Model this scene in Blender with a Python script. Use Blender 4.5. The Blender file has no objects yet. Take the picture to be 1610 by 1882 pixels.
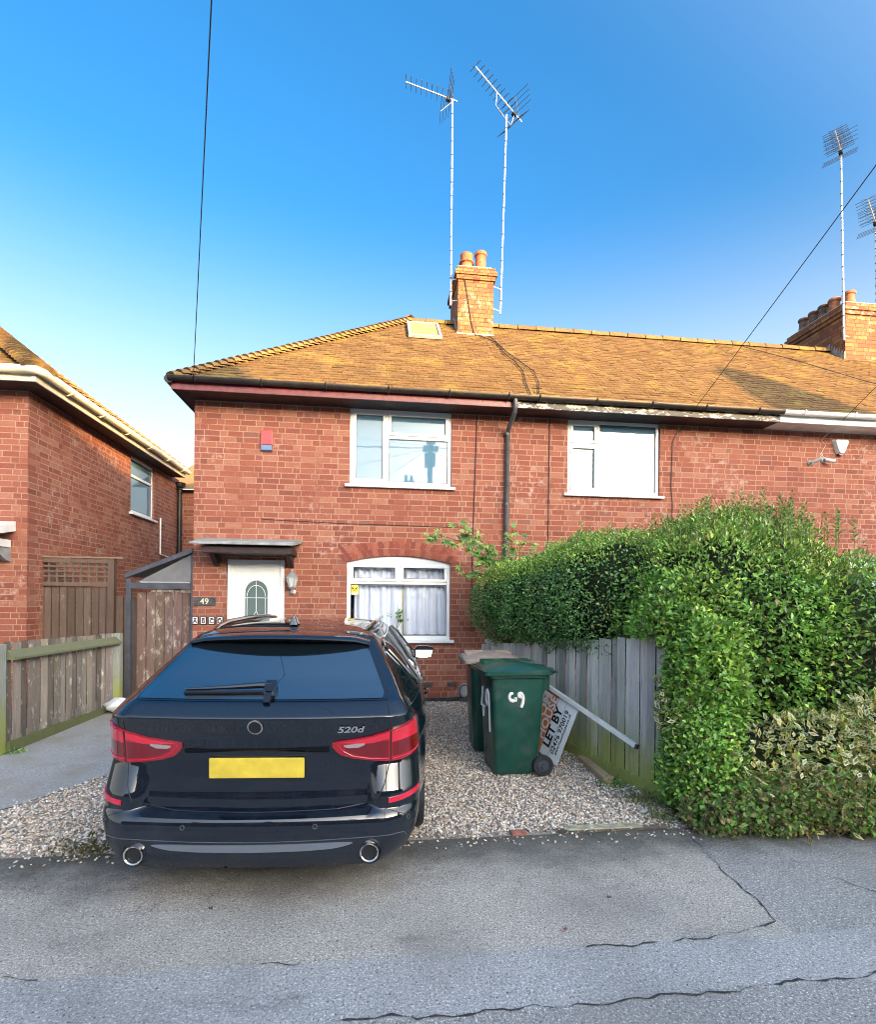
import bpy, math, random
import numpy as np
from mathutils import Vector, Matrix, Euler
R = math.radians
rng = np.random.default_rng(7)
random.seed(5)
S = bpy.context.scene
COL = S.collection

# ------------------------------------------------------------------ camera
PSI, ROLL, H = R(6.9), R(0.55), 1.69
f_ = Vector((math.sin(PSI), math.cos(PSI), 0)); r0 = Vector((math.cos(PSI), -math.sin(PSI), 0)); u0 = Vector((0, 0, 1))
rc_ = r0*math.cos(ROLL) + u0*math.sin(ROLL); uc_ = u0*math.cos(ROLL) - r0*math.sin(ROLL)
cd = bpy.data.cameras.new('camera'); cam = bpy.data.objects.new('camera', cd); COL.objects.link(cam)
mw = Matrix((rc_, uc_, -f_)).transposed().to_4x4(); mw.translation = Vector((0, 0, H)); cam.matrix_world = mw
cd.sensor_fit = 'HORIZONTAL'; cd.sensor_width = 36; cd.lens = 36*980/1610
cd.shift_y = 162/1610; cd.clip_end = 500; cd.clip_start = 0.05
S.camera = cam

# ------------------------------------------------------------------ light
SUN = Vector((0.50, -1.0, 0.165)).normalized()          # towards the sun
EL = math.asin(SUN.z); AZ = math.atan2(SUN.x, SUN.y)
wd = bpy.data.worlds.new('World'); S.world = wd; wd.use_nodes = True
nt = wd.node_tree; bg = nt.nodes['Background']
sky = nt.nodes.new('ShaderNodeTexSky'); sky.sky_type = 'NISHITA'; sky.sun_disc = False
sky.sun_elevation = EL; sky.sun_rotation = AZ; sky.altitude = 0
sky.air_density = 1.0; sky.dust_density = 6.0; sky.ozone_density = 2.4
# the evening sky: deep blue ahead, hazy and brighter overhead and towards the sun, pale along the horizon
def _hs(sat, val):
    h = nt.nodes.new('ShaderNodeHueSaturation'); h.inputs['Saturation'].default_value = sat; h.inputs['Value'].default_value = val
    nt.links.new(sky.outputs[0], h.inputs['Color']); return h.outputs[0]
def _mr(v, a, b):
    n = nt.nodes.new('ShaderNodeMapRange'); n.interpolation_type = 'SMOOTHSTEP'; nt.links.new(v, n.inputs[0]); n.inputs[1].default_value = a; n.inputs[2].default_value = b; return n.outputs[0]
def _mix(f, a, b):
    n = nt.nodes.new('ShaderNodeMix'); n.data_type = 'RGBA'; nt.links.new(f, n.inputs[0])
    for k, v in ((6, a), (7, b)):
        if isinstance(v, tuple): n.inputs[k].default_value = (*v, 1)
        else: nt.links.new(v, n.inputs[k])
    return n.outputs[2]
tcw = nt.nodes.new('ShaderNodeTexCoord'); dt = nt.nodes.new('ShaderNodeVectorMath'); dt.operation = 'DOT_PRODUCT'
nt.links.new(tcw.outputs['Generated'], dt.inputs[0]); dt.inputs[1].default_value = Vector((.30, -.75, .62)).normalized()
sx = nt.nodes.new('ShaderNodeSeparateXYZ'); nt.links.new(tcw.outputs['Generated'], sx.inputs[0])
pale = nt.nodes.new('ShaderNodeMath'); pale.operation = 'MULTIPLY_ADD'; nt.links.new(_mr(sx.outputs[2], .05, .60), pale.inputs[0]); pale.inputs[1].default_value = -.95; pale.inputs[2].default_value = .95
front = _mix(pale.outputs[0], _hs(1.34, 1.30), (2.80, 2.85, 2.68))
nt.links.new(_mix(_mr(dt.outputs['Value'], .0, .66), front, _mix(_mr(sx.outputs[2], .60, .95), _hs(.70, 2.85), _hs(1.05, 2.5))), bg.inputs['Color'])
bg.inputs['Strength'].default_value = 0.15
sl = bpy.data.lights.new('sun', 'SUN'); sl.energy = 5.0; sl.angle = R(0.5); sl.color = (1.0, 0.60, 0.24)
so = bpy.data.objects.new('sun', sl); COL.objects.link(so)
so.rotation_euler = SUN.to_track_quat('Z', 'Y').to_euler(); so.location = (12, -18, 14)
S.view_settings.view_transform = 'Standard'; S.view_settings.look = 'None'
S.view_settings.exposure = 1.72; S.view_settings.gamma = 1
S.cycles.use_denoising = True; S.cycles.filter_width = 1.05
S.cycles.max_bounces = 8; S.cycles.transparent_max_bounces = 12

# ------------------------------------------------------------------ helpers
def tag(o, label=None, cat=None, group=None, kind=None):
    if label: o['label'] = label
    if cat: o['category'] = cat
    if group: o['group'] = group
    if kind: o['kind'] = kind
    return o

def root(name, loc, label, cat, group=None):
    o = bpy.data.objects.new(name, None); COL.objects.link(o); o.location = loc; o.empty_display_size = .1
    o['off'] = tuple(loc)
    return tag(o, label, cat, group)

def off_of(o):
    while o.parent: o = o.parent
    return Vector(o['off']) if 'off' in o else Vector((0, 0, 0))

class MB:
    """collects shapes in one mesh"""
    def __init__(s): s.v = []; s.f = []; s.m = []; s.c = []; s.cc = None; s.mi = 0
    def add(s, vs, fs, col=None):
        n = len(s.v); s.v += [tuple(v) for v in vs]; s.f += [tuple(i+n for i in f) for f in fs]; s.m += [s.mi]*len(fs)
        s.c += [col or s.cc or (1, 1, 1)]*len(vs)
        return s
    def box(s, a, b, col=None):
        (x0, y0, z0), (x1, y1, z1) = a, b
        x0, x1 = min(x0, x1), max(x0, x1); y0, y1 = min(y0, y1), max(y0, y1); z0, z1 = min(z0, z1), max(z0, z1)
        return s.add([(x0,y0,z0),(x1,y0,z0),(x1,y1,z0),(x0,y1,z0),(x0,y0,z1),(x1,y0,z1),(x1,y1,z1),(x0,y1,z1)],
              [(0,3,2,1),(4,5,6,7),(0,1,5,4),(1,2,6,5),(2,3,7,6),(3,0,4,7)], col)
    def obox(s, c, ax, ay, az, col=None):
        c, ax, ay, az = map(Vector, (c, ax, ay, az))
        vs = [c + ax*i + ay*j + az*k for k in (-1, 1) for i, j in ((-1,-1),(1,-1),(1,1),(-1,1))]
        fl = ax.cross(ay).dot(az) < 0
        fs = [(0,3,2,1),(4,5,6,7),(0,1,5,4),(1,2,6,5),(2,3,7,6),(3,0,4,7)]
        return s.add(vs, [f[::-1] for f in fs] if fl else fs, col)
    def tube(s, pts, r, n=8, cap=True, col=None):
        pts = [Vector(p) for p in pts]; rs = r if isinstance(r, (list, tuple)) else [r]*len(pts)
        vs = []; fs = []; pu = None
        for i, p in enumerate(pts):
            t = (pts[min(i+1, len(pts)-1)] - pts[max(i-1, 0)]).normalized()
            if pu is None: pu = t.orthogonal().normalized()
            pu = (pu - t*pu.dot(t)).normalized(); w = t.cross(pu)
            for k in range(n):
                a = 2*math.pi*k/n; vs.append(p + (pu*math.cos(a) + w*math.sin(a))*rs[i])
        for i in range(len(pts)-1):
            for k in range(n):
                a = i*n+k; b = i*n+(k+1) % n; fs.append((a, b, b+n, a+n))
        if cap: fs.append(tuple(range(n))[::-1]); fs.append(tuple((len(pts)-1)*n+k for k in range(n)))
        return s.add(vs, fs, col)
    def lathe(s, o, axis, prof, n=24, col=None):
        """prof: (distance along axis, radius)"""
        o = Vector(o); ax = Vector(axis).normalized(); u = ax.orthogonal().normalized(); w = ax.cross(u)
        vs = []; fs = []
        for h, r in prof:
            for k in range(n):
                a = 2*math.pi*k/n; vs.append(o + ax*h + (u*math.cos(a) + w*math.sin(a))*r)
        for i in range(len(prof)-1):
            for k in range(n):
                a = i*n+k; b = i*n+(k+1) % n; fs.append((a, b, b+n, a+n))
        fs.append(tuple(range(n))[::-1]); fs.append(tuple((len(prof)-1)*n+k for k in range(n)))
        return s.add(vs, fs, col)
    def prism(s, poly, d, col=None):
        """closed 3-D polygon extruded by vector d"""
        d = Vector(d); n = len(poly); vs = [Vector(p) for p in poly] + [Vector(p)+d for p in poly]
        nr = sum(((vs[i]-vs[0]).cross(vs[i+1]-vs[0]) for i in range(1, n-1)), Vector())
        fs = [tuple(range(n)), tuple(range(2*n-1, n-1, -1))] + [((i+1) % n, i, i+n, (i+1) % n+n) for i in range(n)]
        if nr.dot(d) > 0: fs = [f[::-1] for f in fs]
        return s.add(vs, fs, col)
    def grid(s, P, closed=False, flip=False, col=None):
        """P: list of rows of points"""
        nr, nc = len(P), len(P[0]); vs = [p for row in P for p in row]; fs = []
        for i in range(nr-1):
            for j in range(nc if closed else nc-1):
                a = i*nc+j; b = i*nc+(j+1) % nc; q = (a, b, b+nc, a+nc); fs.append(q[::-1] if flip else q)
        return s.add(vs, fs, col)
    def build(s, name, mat, parent=None, smooth=False, bevel=0, local=False, sharp=35):
        me = bpy.data.meshes.new(name)
        o3 = Vector((0, 0, 0)) if (local or parent is None) else off_of(parent)
        me.from_pydata([tuple(Vector(v)-o3) for v in s.v], [], s.f)
        for m in (mat if isinstance(mat, (list, tuple)) else [mat]): me.materials.append(m)
        me.polygons.foreach_set('material_index', s.m)
        at = me.color_attributes.new('col', 'FLOAT_COLOR', 'POINT')
        at.data.foreach_set('color', np.array([(*c[:3], 1) for c in s.c], dtype=np.float32).ravel())
        if smooth:
            me.polygons.foreach_set('use_smooth', [True]*len(s.f)); me.set_sharp_from_angle(angle=R(sharp))
        me.update()
        o = bpy.data.objects.new(name, me); COL.objects.link(o)
        if parent is not None: o.parent = parent
        if bevel:
            b = o.modifiers.new('bevel', 'BEVEL'); b.width = bevel; b.segments = 2; b.limit_method = 'ANGLE'; b.angle_limit = R(40)
            b.harden_normals = False
        return o

def mesh_np(name, V, F, mat, parent=None, cols=None, smooth=False):
    """fast mesh from arrays (F of equal-length faces)"""
    V = np.asarray(V, np.float32); F = np.asarray(F, np.int32)
    if parent is not None: V = V - np.array(off_of(parent), np.float32)
    me = bpy.data.meshes.new(name); k = F.shape[1]
    me.vertices.add(len(V)); me.vertices.foreach_set('co', V.ravel())
    me.loops.add(F.size); me.loops.foreach_set('vertex_index', F.ravel())
    me.polygons.add(len(F)); me.polygons.foreach_set('loop_start', np.arange(0, F.size, k, dtype=np.int32))
    me.polygons.foreach_set('loop_total', np.full(len(F), k, np.int32))
    if smooth: me.polygons.foreach_set('use_smooth', np.ones(len(F), bool))
    me.materials.append(mat); me.update(calc_edges=True)
    if cols is not None:
        at = me.color_attributes.new('col', 'FLOAT_COLOR', 'POINT')
        at.data.foreach_set('color', np.hstack([cols, np.ones((len(cols), 1))]).astype(np.float32).ravel())
    o = bpy.data.objects.new(name, me); COL.objects.link(o)
    if parent is not None: o.parent = parent
    return o

def text(body, size, bold=0.0, extrude=.001, align='CENTER', shear=0):
    c = bpy.data.curves.new('txt', 'FONT'); c.body = body; c.size = size; c.offset = bold; c.extrude = extrude
    c.align_x = align; c.align_y = 'CENTER'; c.shear = shear; c.resolution_u = 3
    o = bpy.data.objects.new('txt', c); COL.objects.link(o)
    dg = bpy.context.evaluated_depsgraph_get(); dg.update()
    me = bpy.data.meshes.new_from_object(o.evaluated_get(dg))
    vs = [v.co.copy() for v in me.vertices]; fs = [tuple(p.vertices) for p in me.polygons]
    bpy.data.objects.remove(o); bpy.data.curves.remove(c); bpy.data.meshes.remove(me)
    return vs, fs

def put_text(mb, body, size, o, ux, uy, bold=0, extrude=.001, align='CENTER', sx=1.0, shear=0, col=None):
    vs, fs = text(body, size, bold, extrude, align, shear); o = Vector(o); ux = Vector(ux).normalized(); uy = Vector(uy).normalized(); uz = ux.cross(uy)
    mb.add([o + ux*v.x*sx + uy*v.y + uz*v.z for v in vs], fs, col)

def copy_tree(o, parent=None):
    c = o.copy(); COL.objects.link(c); c.parent = parent
    for ch in list(o.children): copy_tree(ch, c)
    return c

# ------------------------------------------------------------------ node helpers
def mk(name, base=(.5, .5, .5), rough=.6, metal=0, spec=.5, coat=0):
    m = bpy.data.materials.new(name); m.use_nodes = True; b = m.node_tree.nodes['Principled BSDF']
    b.inputs['Base Color'].default_value = (*base, 1); b.inputs['Roughness'].default_value = rough
    b.inputs['Metallic'].default_value = metal; b.inputs['Specular IOR Level'].default_value = spec
    b.inputs['Coat Weight'].default_value = coat; b.inputs['Coat Roughness'].default_value = .03
    return m, m.node_tree, b
def ln(nt, sock, v):
    if isinstance(v, bpy.types.NodeSocket): nt.links.new(v, sock)
    elif isinstance(v, (tuple, list)) and len(v) == 3 and sock.type == 'RGBA': sock.default_value = (*v, 1)
    else: sock.default_value = v
def MA(nt, op, a, b=0.0, c=None, clamp=False):
    n = nt.nodes.new('ShaderNodeMath'); n.operation = op; n.use_clamp = clamp; ln(nt, n.inputs[0], a); ln(nt, n.inputs[1], b)
    if c is not None: ln(nt, n.inputs[2], c)
    return n.outputs[0]
def MIX(nt, f, a, b, mode='MIX'):
    n = nt.nodes.new('ShaderNodeMix'); n.data_type = 'RGBA'; n.blend_type = mode; n.clamp_factor = True
    ln(nt, n.inputs[0], f); ln(nt, n.inputs[6], a); ln(nt, n.inputs[7], b); return n.outputs[2]
def NOI(nt, vec, scale, detail=3, rough=.55, dist=0):
    n = nt.nodes.new('ShaderNodeTexNoise'); n.inputs['Scale'].default_value = scale; n.inputs['Detail'].default_value = detail
    n.inputs['Roughness'].default_value = rough; n.inputs['Distortion'].default_value = dist
    if vec is not None: nt.links.new(vec, n.inputs['Vector'])
    return n.outputs[0]
def RMP(nt, f, st):
    n = nt.nodes.new('ShaderNodeValToRGB'); e = n.color_ramp.elements
    while len(e) < len(st): e.new(.5)
    for el, (p, c) in zip(e, st): el.position = p; el.color = (*c, 1) if len(c) == 3 else c
    ln(nt, n.inputs[0], f); return n.outputs[0]
def STEP(nt, v, a, b):
    n = nt.nodes.new('ShaderNodeMapRange'); n.interpolation_type = 'SMOOTHSTEP'; ln(nt, n.inputs[0], v)
    n.inputs[1].default_value = a; n.inputs[2].default_value = b; return n.outputs[0]
def POS(nt):
    g = nt.nodes.new('ShaderNodeNewGeometry'); return g.outputs['Position'], g.outputs['Normal']
def SEP(nt, v):
    n = nt.nodes.new('ShaderNodeSeparateXYZ'); nt.links.new(v, n.inputs[0]); return n.outputs
def CMB(nt, x, y, z):
    n = nt.nodes.new('ShaderNodeCombineXYZ'); ln(nt, n.inputs[0], x); ln(nt, n.inputs[1], y); ln(nt, n.inputs[2], z); return n.outputs[0]
def SCL(nt, v, s):
    n = nt.nodes.new('ShaderNodeVectorMath'); n.operation = 'MULTIPLY'; nt.links.new(v, n.inputs[0]); n.inputs[1].default_value = s; return n.outputs[0]
def WN(nt, v):
    n = nt.nodes.new('ShaderNodeTexWhiteNoise'); n.noise_dimensions = '3D'; nt.links.new(v, n.inputs['Vector']); return n.outputs
def BMP(nt, b, h, strength=.4, dist=.01):
    n = nt.nodes.new('ShaderNodeBump'); n.inputs['Strength'].default_value = strength; n.inputs['Distance'].default_value = dist
    nt.links.new(h, n.inputs['Height']); nt.links.new(n.outputs[0], b.inputs['Normal'])
def ATT(nt, name='col'):
    n = nt.nodes.new('ShaderNodeAttribute'); n.attribute_name = name; return n.outputs['Color']
def setc(nt, b, c, name='Base Color'): nt.links.new(c, b.inputs[name])

def simple(name, base, rough=.5, metal=0, var=.12, scale=9, bump=0, coat=0, spec=.5):
    m, nt, b = mk(name, base, rough, metal, spec, coat)
    p, _ = POS(nt); n = NOI(nt, p, scale, 4)
    lo = tuple(c*(1-var*1.6) for c in base); hi = tuple(min(1, c*(1+var*1.3)) for c in base)
    setc(nt, b, RMP(nt, n, [(.3, lo), (.7, hi)]))
    r = NOI(nt, p, scale*3, 3); nt.links.new(MA(nt, 'MULTIPLY_ADD', r, .25, max(.02, rough-.12)), b.inputs['Roughness'])
    if bump: BMP(nt, b, NOI(nt, p, scale*6, 4), bump, .01)
    return m

def brick_mat(name, stops, mortar, stain=True, bump=.55):
    m, nt, b = mk(name, (.4, .1, .07), .85, spec=.25)
    p, nr = POS(nt); x, y, z = SEP(nt, p); nx, ny, nz = SEP(nt, nr)
    wob = NOI(nt, p, 5, 2)
    ax = MA(nt, 'GREATER_THAN', MA(nt, 'ABSOLUTE', nx), .6)
    u = MA(nt, 'ADD', MA(nt, 'MULTIPLY', x, MA(nt, 'SUBTRACT', 1.0, ax)), MA(nt, 'MULTIPLY', MA(nt, 'ADD', y, .11), ax))
    u = MA(nt, 'MULTIPLY_ADD', wob, .008, u)
    zz = MA(nt, 'MULTIPLY_ADD', NOI(nt, p, 1.3, 2), .010, z)
    rw = MA(nt, 'DIVIDE', zz, .0858); row = MA(nt, 'FLOOR', rw); v = MA(nt, 'FRACT', rw)
    rn = WN(nt, CMB(nt, row, 3.3, ax))[0]
    uu = MA(nt, 'DIVIDE', MA(nt, 'ADD', MA(nt, 'ADD', u, 50.0), MA(nt, 'ADD', MA(nt, 'MULTIPLY', row, .28125), MA(nt, 'MULTIPLY', rn, .06))), .5625)
    k = MA(nt, 'FLOOR', uu); fr = MA(nt, 'MULTIPLY', MA(nt, 'FRACT', uu), .5625)
    i1 = MA(nt, 'GREATER_THAN', fr, .225); i2 = MA(nt, 'GREATER_THAN', fr, .45); idx = MA(nt, 'ADD', i1, i2)
    loc = MA(nt, 'SUBTRACT', fr, MA(nt, 'MULTIPLY', idx, .225)); w = MA(nt, 'MULTIPLY_ADD', i2, -.1125, .225)
    dx = MA(nt, 'MINIMUM', loc, MA(nt, 'SUBTRACT', w, loc)); dz = MA(nt, 'MULTIPLY', MA(nt, 'MINIMUM', v, MA(nt, 'SUBTRACT', 1.0, v)), .0858)
    e = MA(nt, 'MINIMUM', dx, dz); en = MA(nt, 'MULTIPLY_ADD', MA(nt, 'SUBTRACT', NOI(nt, p, 60, 3), .5), .010, e)
    br = STEP(nt, en, .0038, .0078)
    idv = CMB(nt, MA(nt, 'MULTIPLY_ADD', k, 3.0, idx), row, ax); wn = WN(nt, idv)
    cl = RMP(nt, wn[0], stops)
    cl = MIX(nt, MA(nt, 'MULTIPLY', NOI(nt, p, 26, 4, .7), .55), cl, (.21, .058, .042), 'MIX')
    fine = NOI(nt, p, 130, 3, .7)
    cl = MIX(nt, .5, cl, RMP(nt, fine, [(.3, (.25, .25, .25)), (.7, (.85, .85, .85))]), 'OVERLAY')
    mort = MIX(nt, NOI(nt, p, 3.0, 3), tuple(c*.72 for c in mortar), mortar)
    mort = MIX(nt, STEP(nt, NOI(nt, p, 1.7, 4, .6), .52, .66), mort, tuple(c*f for c, f in zip(mortar, (.62, .5, .45))))
    c = MIX(nt, br, mort, cl)
    if stain:
        st = MA(nt, 'MULTIPLY', STEP(nt, NOI(nt, p, 1.1, 3), .47, .66), STEP(nt, NOI(nt, p, 9, 5, .7), .5, .68))
        c = MIX(nt, MA(nt, 'MULTIPLY', st, .85), c, (.45, .31, .255))
        dk = STEP(nt, NOI(nt, p, .7, 4, .65), .50, .72)
        c = MIX(nt, MA(nt, 'MULTIPLY', dk, .18), c, (.20, .065, .05))
    setc(nt, b, c)
    hgt = MA(nt, 'ADD', MA(nt, 'MULTIPLY', br, .7), MA(nt, 'MULTIPLY', fine, .3))
    BMP(nt, b, hgt, bump, .008)
    return m

BR_STOPS = [(0, (.165, .056, .038)), (.08, (.21, .067, .043)), (.40, (.245, .080, .048)), (.75, (.285, .106, .065)), (.93, (.34, .155, .10)), (1, (.18, .080, .062))]
M = {}
M['brick'] = brick_mat('red brick', BR_STOPS, (.41, .265, .19))
M['brick_sun_tinted'] = brick_mat('chimney brick', [(0, (.12, .038, .022)), (.3, (.19, .095, .036)), (.7, (.24, .14, .052)), (1, (.16, .06, .03))], (.085, .05, .03), bump=.9)  # red chimney brick with the low sun's yellow put into its colour

def attr_mat(name, rough=.8, noise=(14, .35), bump=.3, spec=.3, moss=None, mul=1.0):
    m, nt, b = mk(name, (.4, .2, .1), rough, spec=spec)
    p, _ = POS(nt); c = ATT(nt)
    n = NOI(nt, p, noise[0], 5, .65)
    c = MIX(nt, noise[1], c, RMP(nt, n, [(.25, (.12, .12, .12)), (.75, (.9, .9, .9))]), 'OVERLAY')
    if moss:
        c = MIX(nt, MA(nt, 'MULTIPLY', STEP(nt, NOI(nt, p, moss[1], 5, .7), .5, .68), moss[2]), c, moss[0])
    setc(nt, b, c)
    if bump: BMP(nt, b, NOI(nt, p, noise[0]*5, 4, .7), bump, .006)
    return m
M['tile'] = attr_mat('clay roof tile', .85, (20, .4), .5, .2, ((.24, .19, .045), 2.2, .5))
M['arch'] = attr_mat('arch brick', .85, (60, .5), .5, .2)

def wood_mat(name, base, dark, stripe=60, algae=None, rough=.8, paint=None):
    m, nt, b = mk(name, base, rough, spec=.25)
    p, _ = POS(nt); c = ATT(nt); sp = SCL(nt, p, (1, 1, .05))
    g = NOI(nt, sp, stripe, 4, .65, .4); big = NOI(nt, SCL(nt, p, (1, 1, .5)), 5, 4)
    g3 = NOI(nt, SCL(nt, p, (1, 1, .03)), stripe*2.6, 3, .7); k = MIX(nt, g, dark, base); k = MIX(nt, MA(nt, 'MULTIPLY', STEP(nt, g3, .56, .66), .55), k, tuple(x*.5 for x in dark)); k = MIX(nt, MA(nt, 'MULTIPLY', STEP(nt, big, .5, .7), .6), k, tuple(x*.55 for x in base))
    if paint: k = MIX(nt, STEP(nt, NOI(nt, SCL(nt, p, (1, 1, .45)), 11, 6, .72), paint[1], paint[1]+.14), k, paint[0])
    k = MIX(nt, 1.0, k, c, 'MULTIPLY')
    if algae:
        z = SEP(nt, p)[2]; w = MA(nt, 'ADD', z, MA(nt, 'ADD', MA(nt, 'MULTIPLY', NOI(nt, SCL(nt, p, (1, 1, .3)), 7, 4), .7), MA(nt, 'MULTIPLY', MA(nt, 'SUBTRACT', NOI(nt, SCL(nt, p, (1, 1, .12)), 34, 4, .7), .3), .9)))
        k = MIX(nt, MA(nt, 'MULTIPLY', MA(nt, 'SUBTRACT', 1.0, STEP(nt, w, algae[1], algae[2])), algae[3]), k, algae[0])
    setc(nt, b, k); BMP(nt, b, g, .35, .004)
    return m
M['fence_grey'] = wood_mat('weathered grey timber', (.66, .66, .60), (.27, .27, .25), algae=((.30, .34, .055), .62, 1.30, .85))
M['fence_brown'] = wood_mat('weathered brown timber', (.36, .32, .275), (.13, .105, .09), algae=((.22, .24, .11), .20, .75, .5), paint=((.62, .59, .55), .55))
M['panel_brown'] = wood_mat('dark brown timber', (.18, .125, .095), (.08, .055, .042), paint=((.28, .22, .18), .60))
M['gate_flaky'] = wood_mat('flaking gate timber', (.20, .13, .105), (.11, .075, .065), paint=((.40, .34, .29), .52))
M['rail_green'] = wood_mat('mossy rail timber', (.25, .25, .18), (.10, .10, .065), algae=((.17, .19, .07), .5, 2.5, .5))
M['new_wood'] = wood_mat('fresh sawn timber', (.50, .38, .24), (.40, .29, .18))

M['upvc'] = simple('white plastic frame', (.78, .79, .78), .35, var=.03, scale=4)
M['white_paint'] = simple('white painted timber', (.72, .72, .69), .45, var=.08, scale=6)
M['black_pl'] = simple('black plastic', (.015, .015, .016), .4, var=.3)
M['grey_pl'] = simple('dark grey plastic', (.07, .075, .08), .4, var=.2)
M['burg'] = simple('burgundy gloss paint', (.15, .030, .034), .35, var=.25, scale=12, bump=.1)
m, nt, b = mk('peeling black paint', (.02, .02, .02), .5); p, _ = POS(nt)
setc(nt, b, MIX(nt, STEP(nt, NOI(nt, SCL(nt, p, (.35, 1, 1)), 16, 6, .75), .52, .60), (.016, .016, .017), (.62, .60, .55))); M['peel'] = m
M['soffit'] = simple('dark soffit', (.03, .014, .013), .6, var=.3)
M['lead'] = simple('grey lead', (.26, .27, .27), .55, var=.2, scale=8, bump=.2)
M['mortar'] = simple('pale cement', (.55, .50, .43), .9, var=.15, scale=20, bump=.4)
M['terracotta'] = simple('terracotta pot', (.27, .10, .042), .75, var=.22, scale=14, bump=.2)
M['pot_dark'] = simple('sooted pot', (.12, .07, .05), .8, var=.3, scale=12, bump=.3)
M['alu'] = simple('dull aluminium', (.55, .56, .56), .38, metal=.85, var=.1)
M['steel'] = simple('polished steel', (.72, .73, .74), .16, metal=1, var=.05)
M['darkmetal'] = simple('dark painted steel', (.055, .06, .075), .4, var=.2)
M['cable'] = simple('black cable', (.012, .012, .013), .5, var=.2)
M['red_pl'] = simple('red plastic', (.55, .045, .045), .35, var=.08)
M['white_pl'] = simple('white plastic', (.75, .75, .74), .35, var=.04)
M['slate'] = simple('slate', (.045, .048, .052), .55, var=.35, scale=25, bump=.3)
M['cream'] = simple('cream paint', (.70, .66, .42), .5, var=.08)
M['plinth'] = simple('black bitumen plinth', (.030, .032, .037), .6, var=.3, bump=.3)
M['curtain'] = None
m, nt, b = mk('net curtain', (.80, .86, .92), .9); p, _ = POS(nt)
wv = NOI(nt, SCL(nt, p, (1, 1, .06)), 26, 3); setc(nt, b, RMP(nt, wv, [(.3, (.68, .76, .88)), (.7, (.93, .95, .99))])); M['curtain'] = m
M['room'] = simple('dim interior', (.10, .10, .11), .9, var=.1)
def glass(name, base, ior, rough=.02, tint=(1, 1, 1)):
    m, nt, b = mk(name, base, rough); b.inputs['IOR'].default_value = ior; b.inputs['Specular Tint'].default_value = (*tint, 1)
    p, _ = POS(nt); BMP(nt, b, NOI(nt, p, 2.2, 2), .03, .02)
    return m
M['glass_sky'] = glass('sky tinted window glass', (.10, .20, .28), 1.62)  # blue base colour stands in for part of the mirrored sky
def clear(name, k):
    m = bpy.data.materials.new(name); m.use_nodes = True; nt = m.node_tree; nt.nodes.clear()
    o = nt.nodes.new('ShaderNodeOutputMaterial'); mx = nt.nodes.new('ShaderNodeMixShader'); t = nt.nodes.new('ShaderNodeBsdfTransparent'); g = nt.nodes.new('ShaderNodeBsdfGlossy')
    g.inputs['Roughness'].default_value = .01; t.inputs[0].default_value = (.95, .96, .98, 1)
    fr = nt.nodes.new('ShaderNodeFresnel'); fr.inputs[0].default_value = k
    nt.links.new(fr.outputs[0], mx.inputs[0]); nt.links.new(t.outputs[0], mx.inputs[1]); nt.links.new(g.outputs[0], mx.inputs[2]); nt.links.new(mx.outputs[0], o.inputs[0]); return m
M['glass_clear'] = clear('clear window glass', 1.35)
M['glass_dark'] = glass('leaded door glass', (.11, .16, .16), 1.8, .08)
M['glass_lamp'] = glass('lantern glass', (.5, .52, .52), 1.6, .1)

# ------------------------------------------------------------------ ground
def gz(y): return 0.10*min(1, max(0, (y-3.6)/4.7))
def gzn(y): return .10*np.clip((y-3.6)/4.7, 0, 1)

m, nt, b = mk('asphalt', (.12, .12, .12), .85, spec=.3); p, _ = POS(nt); x, y, z = SEP(nt, p)
wig = MA(nt, 'MULTIPLY', MA(nt, 'SUBTRACT', NOI(nt, p, 1.6, 5, .7), .5), .12)
y2 = MA(nt, 'ADD', y, wig)
l1 = MA(nt, 'MULTIPLY_ADD', x, -.012, 2.53)           # far seam of the trench strip
l2 = MA(nt, 'MULTIPLY_ADD', x, .004, 2.15)
patch = MA(nt, 'MULTIPLY', MA(nt, 'GREATER_THAN', y2, l1), MA(nt, 'LESS_THAN', MA(nt, 'ADD', x, wig), MA(nt, 'MULTIPLY_ADD', y, .06, 2.02)))
strip = MA(nt, 'MULTIPLY', MA(nt, 'LESS_THAN', y2, l1), MA(nt, 'GREATER_THAN', y2, l2))
gr_ = NOI(nt, p, 240, 2, .7); g2 = NOI(nt, p, 95, 3, .7); big = NOI(nt, p, 1.1, 5, .6)
c = MIX(nt, STEP(nt, g2, .38, .66), (.175, .167, .152), (.39, .375, .345))
c = MIX(nt, patch, c, MIX(nt, STEP(nt, g2, .36, .66), (.235, .208, .168), (.53, .48, .41)))
c = MIX(nt, strip, c, MIX(nt, STEP(nt, g2, .36, .66), (.225, .220, .208), (.46, .45, .43)))
c = MIX(nt, MA(nt, 'MULTIPLY', STEP(nt, NOI(nt, p, 42, 4, .75), .40, .62), .45), c, MIX(nt, .5, c, (.62, .60, .57)))
c = MIX(nt, STEP(nt, NOI(nt, p, 85, 2, .6), .585, .66), c, (.74, .73, .70)); c = MIX(nt, STEP(nt, NOI(nt, SCL(nt, p, (1.1, 1, 1)), 70, 2, .6), .60, .69), c, (.075, .075, .075))
c = MIX(nt, MA(nt, 'MULTIPLY', STEP(nt, big, .42, .70), .40), c, (.11, .11, .108))
c = MIX(nt, MA(nt, 'MULTIPLY', STEP(nt, NOI(nt, p, .55, 3), .5, .7), .35), c, (.34, .31, .27))
c = MIX(nt, MA(nt, 'MULTIPLY', STEP(nt, NOI(nt, SCL(nt, p, (.5, 1.4, 1)), 2.1, 6, .72), .55, .72), .38), c, (.075, .075, .072))
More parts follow.
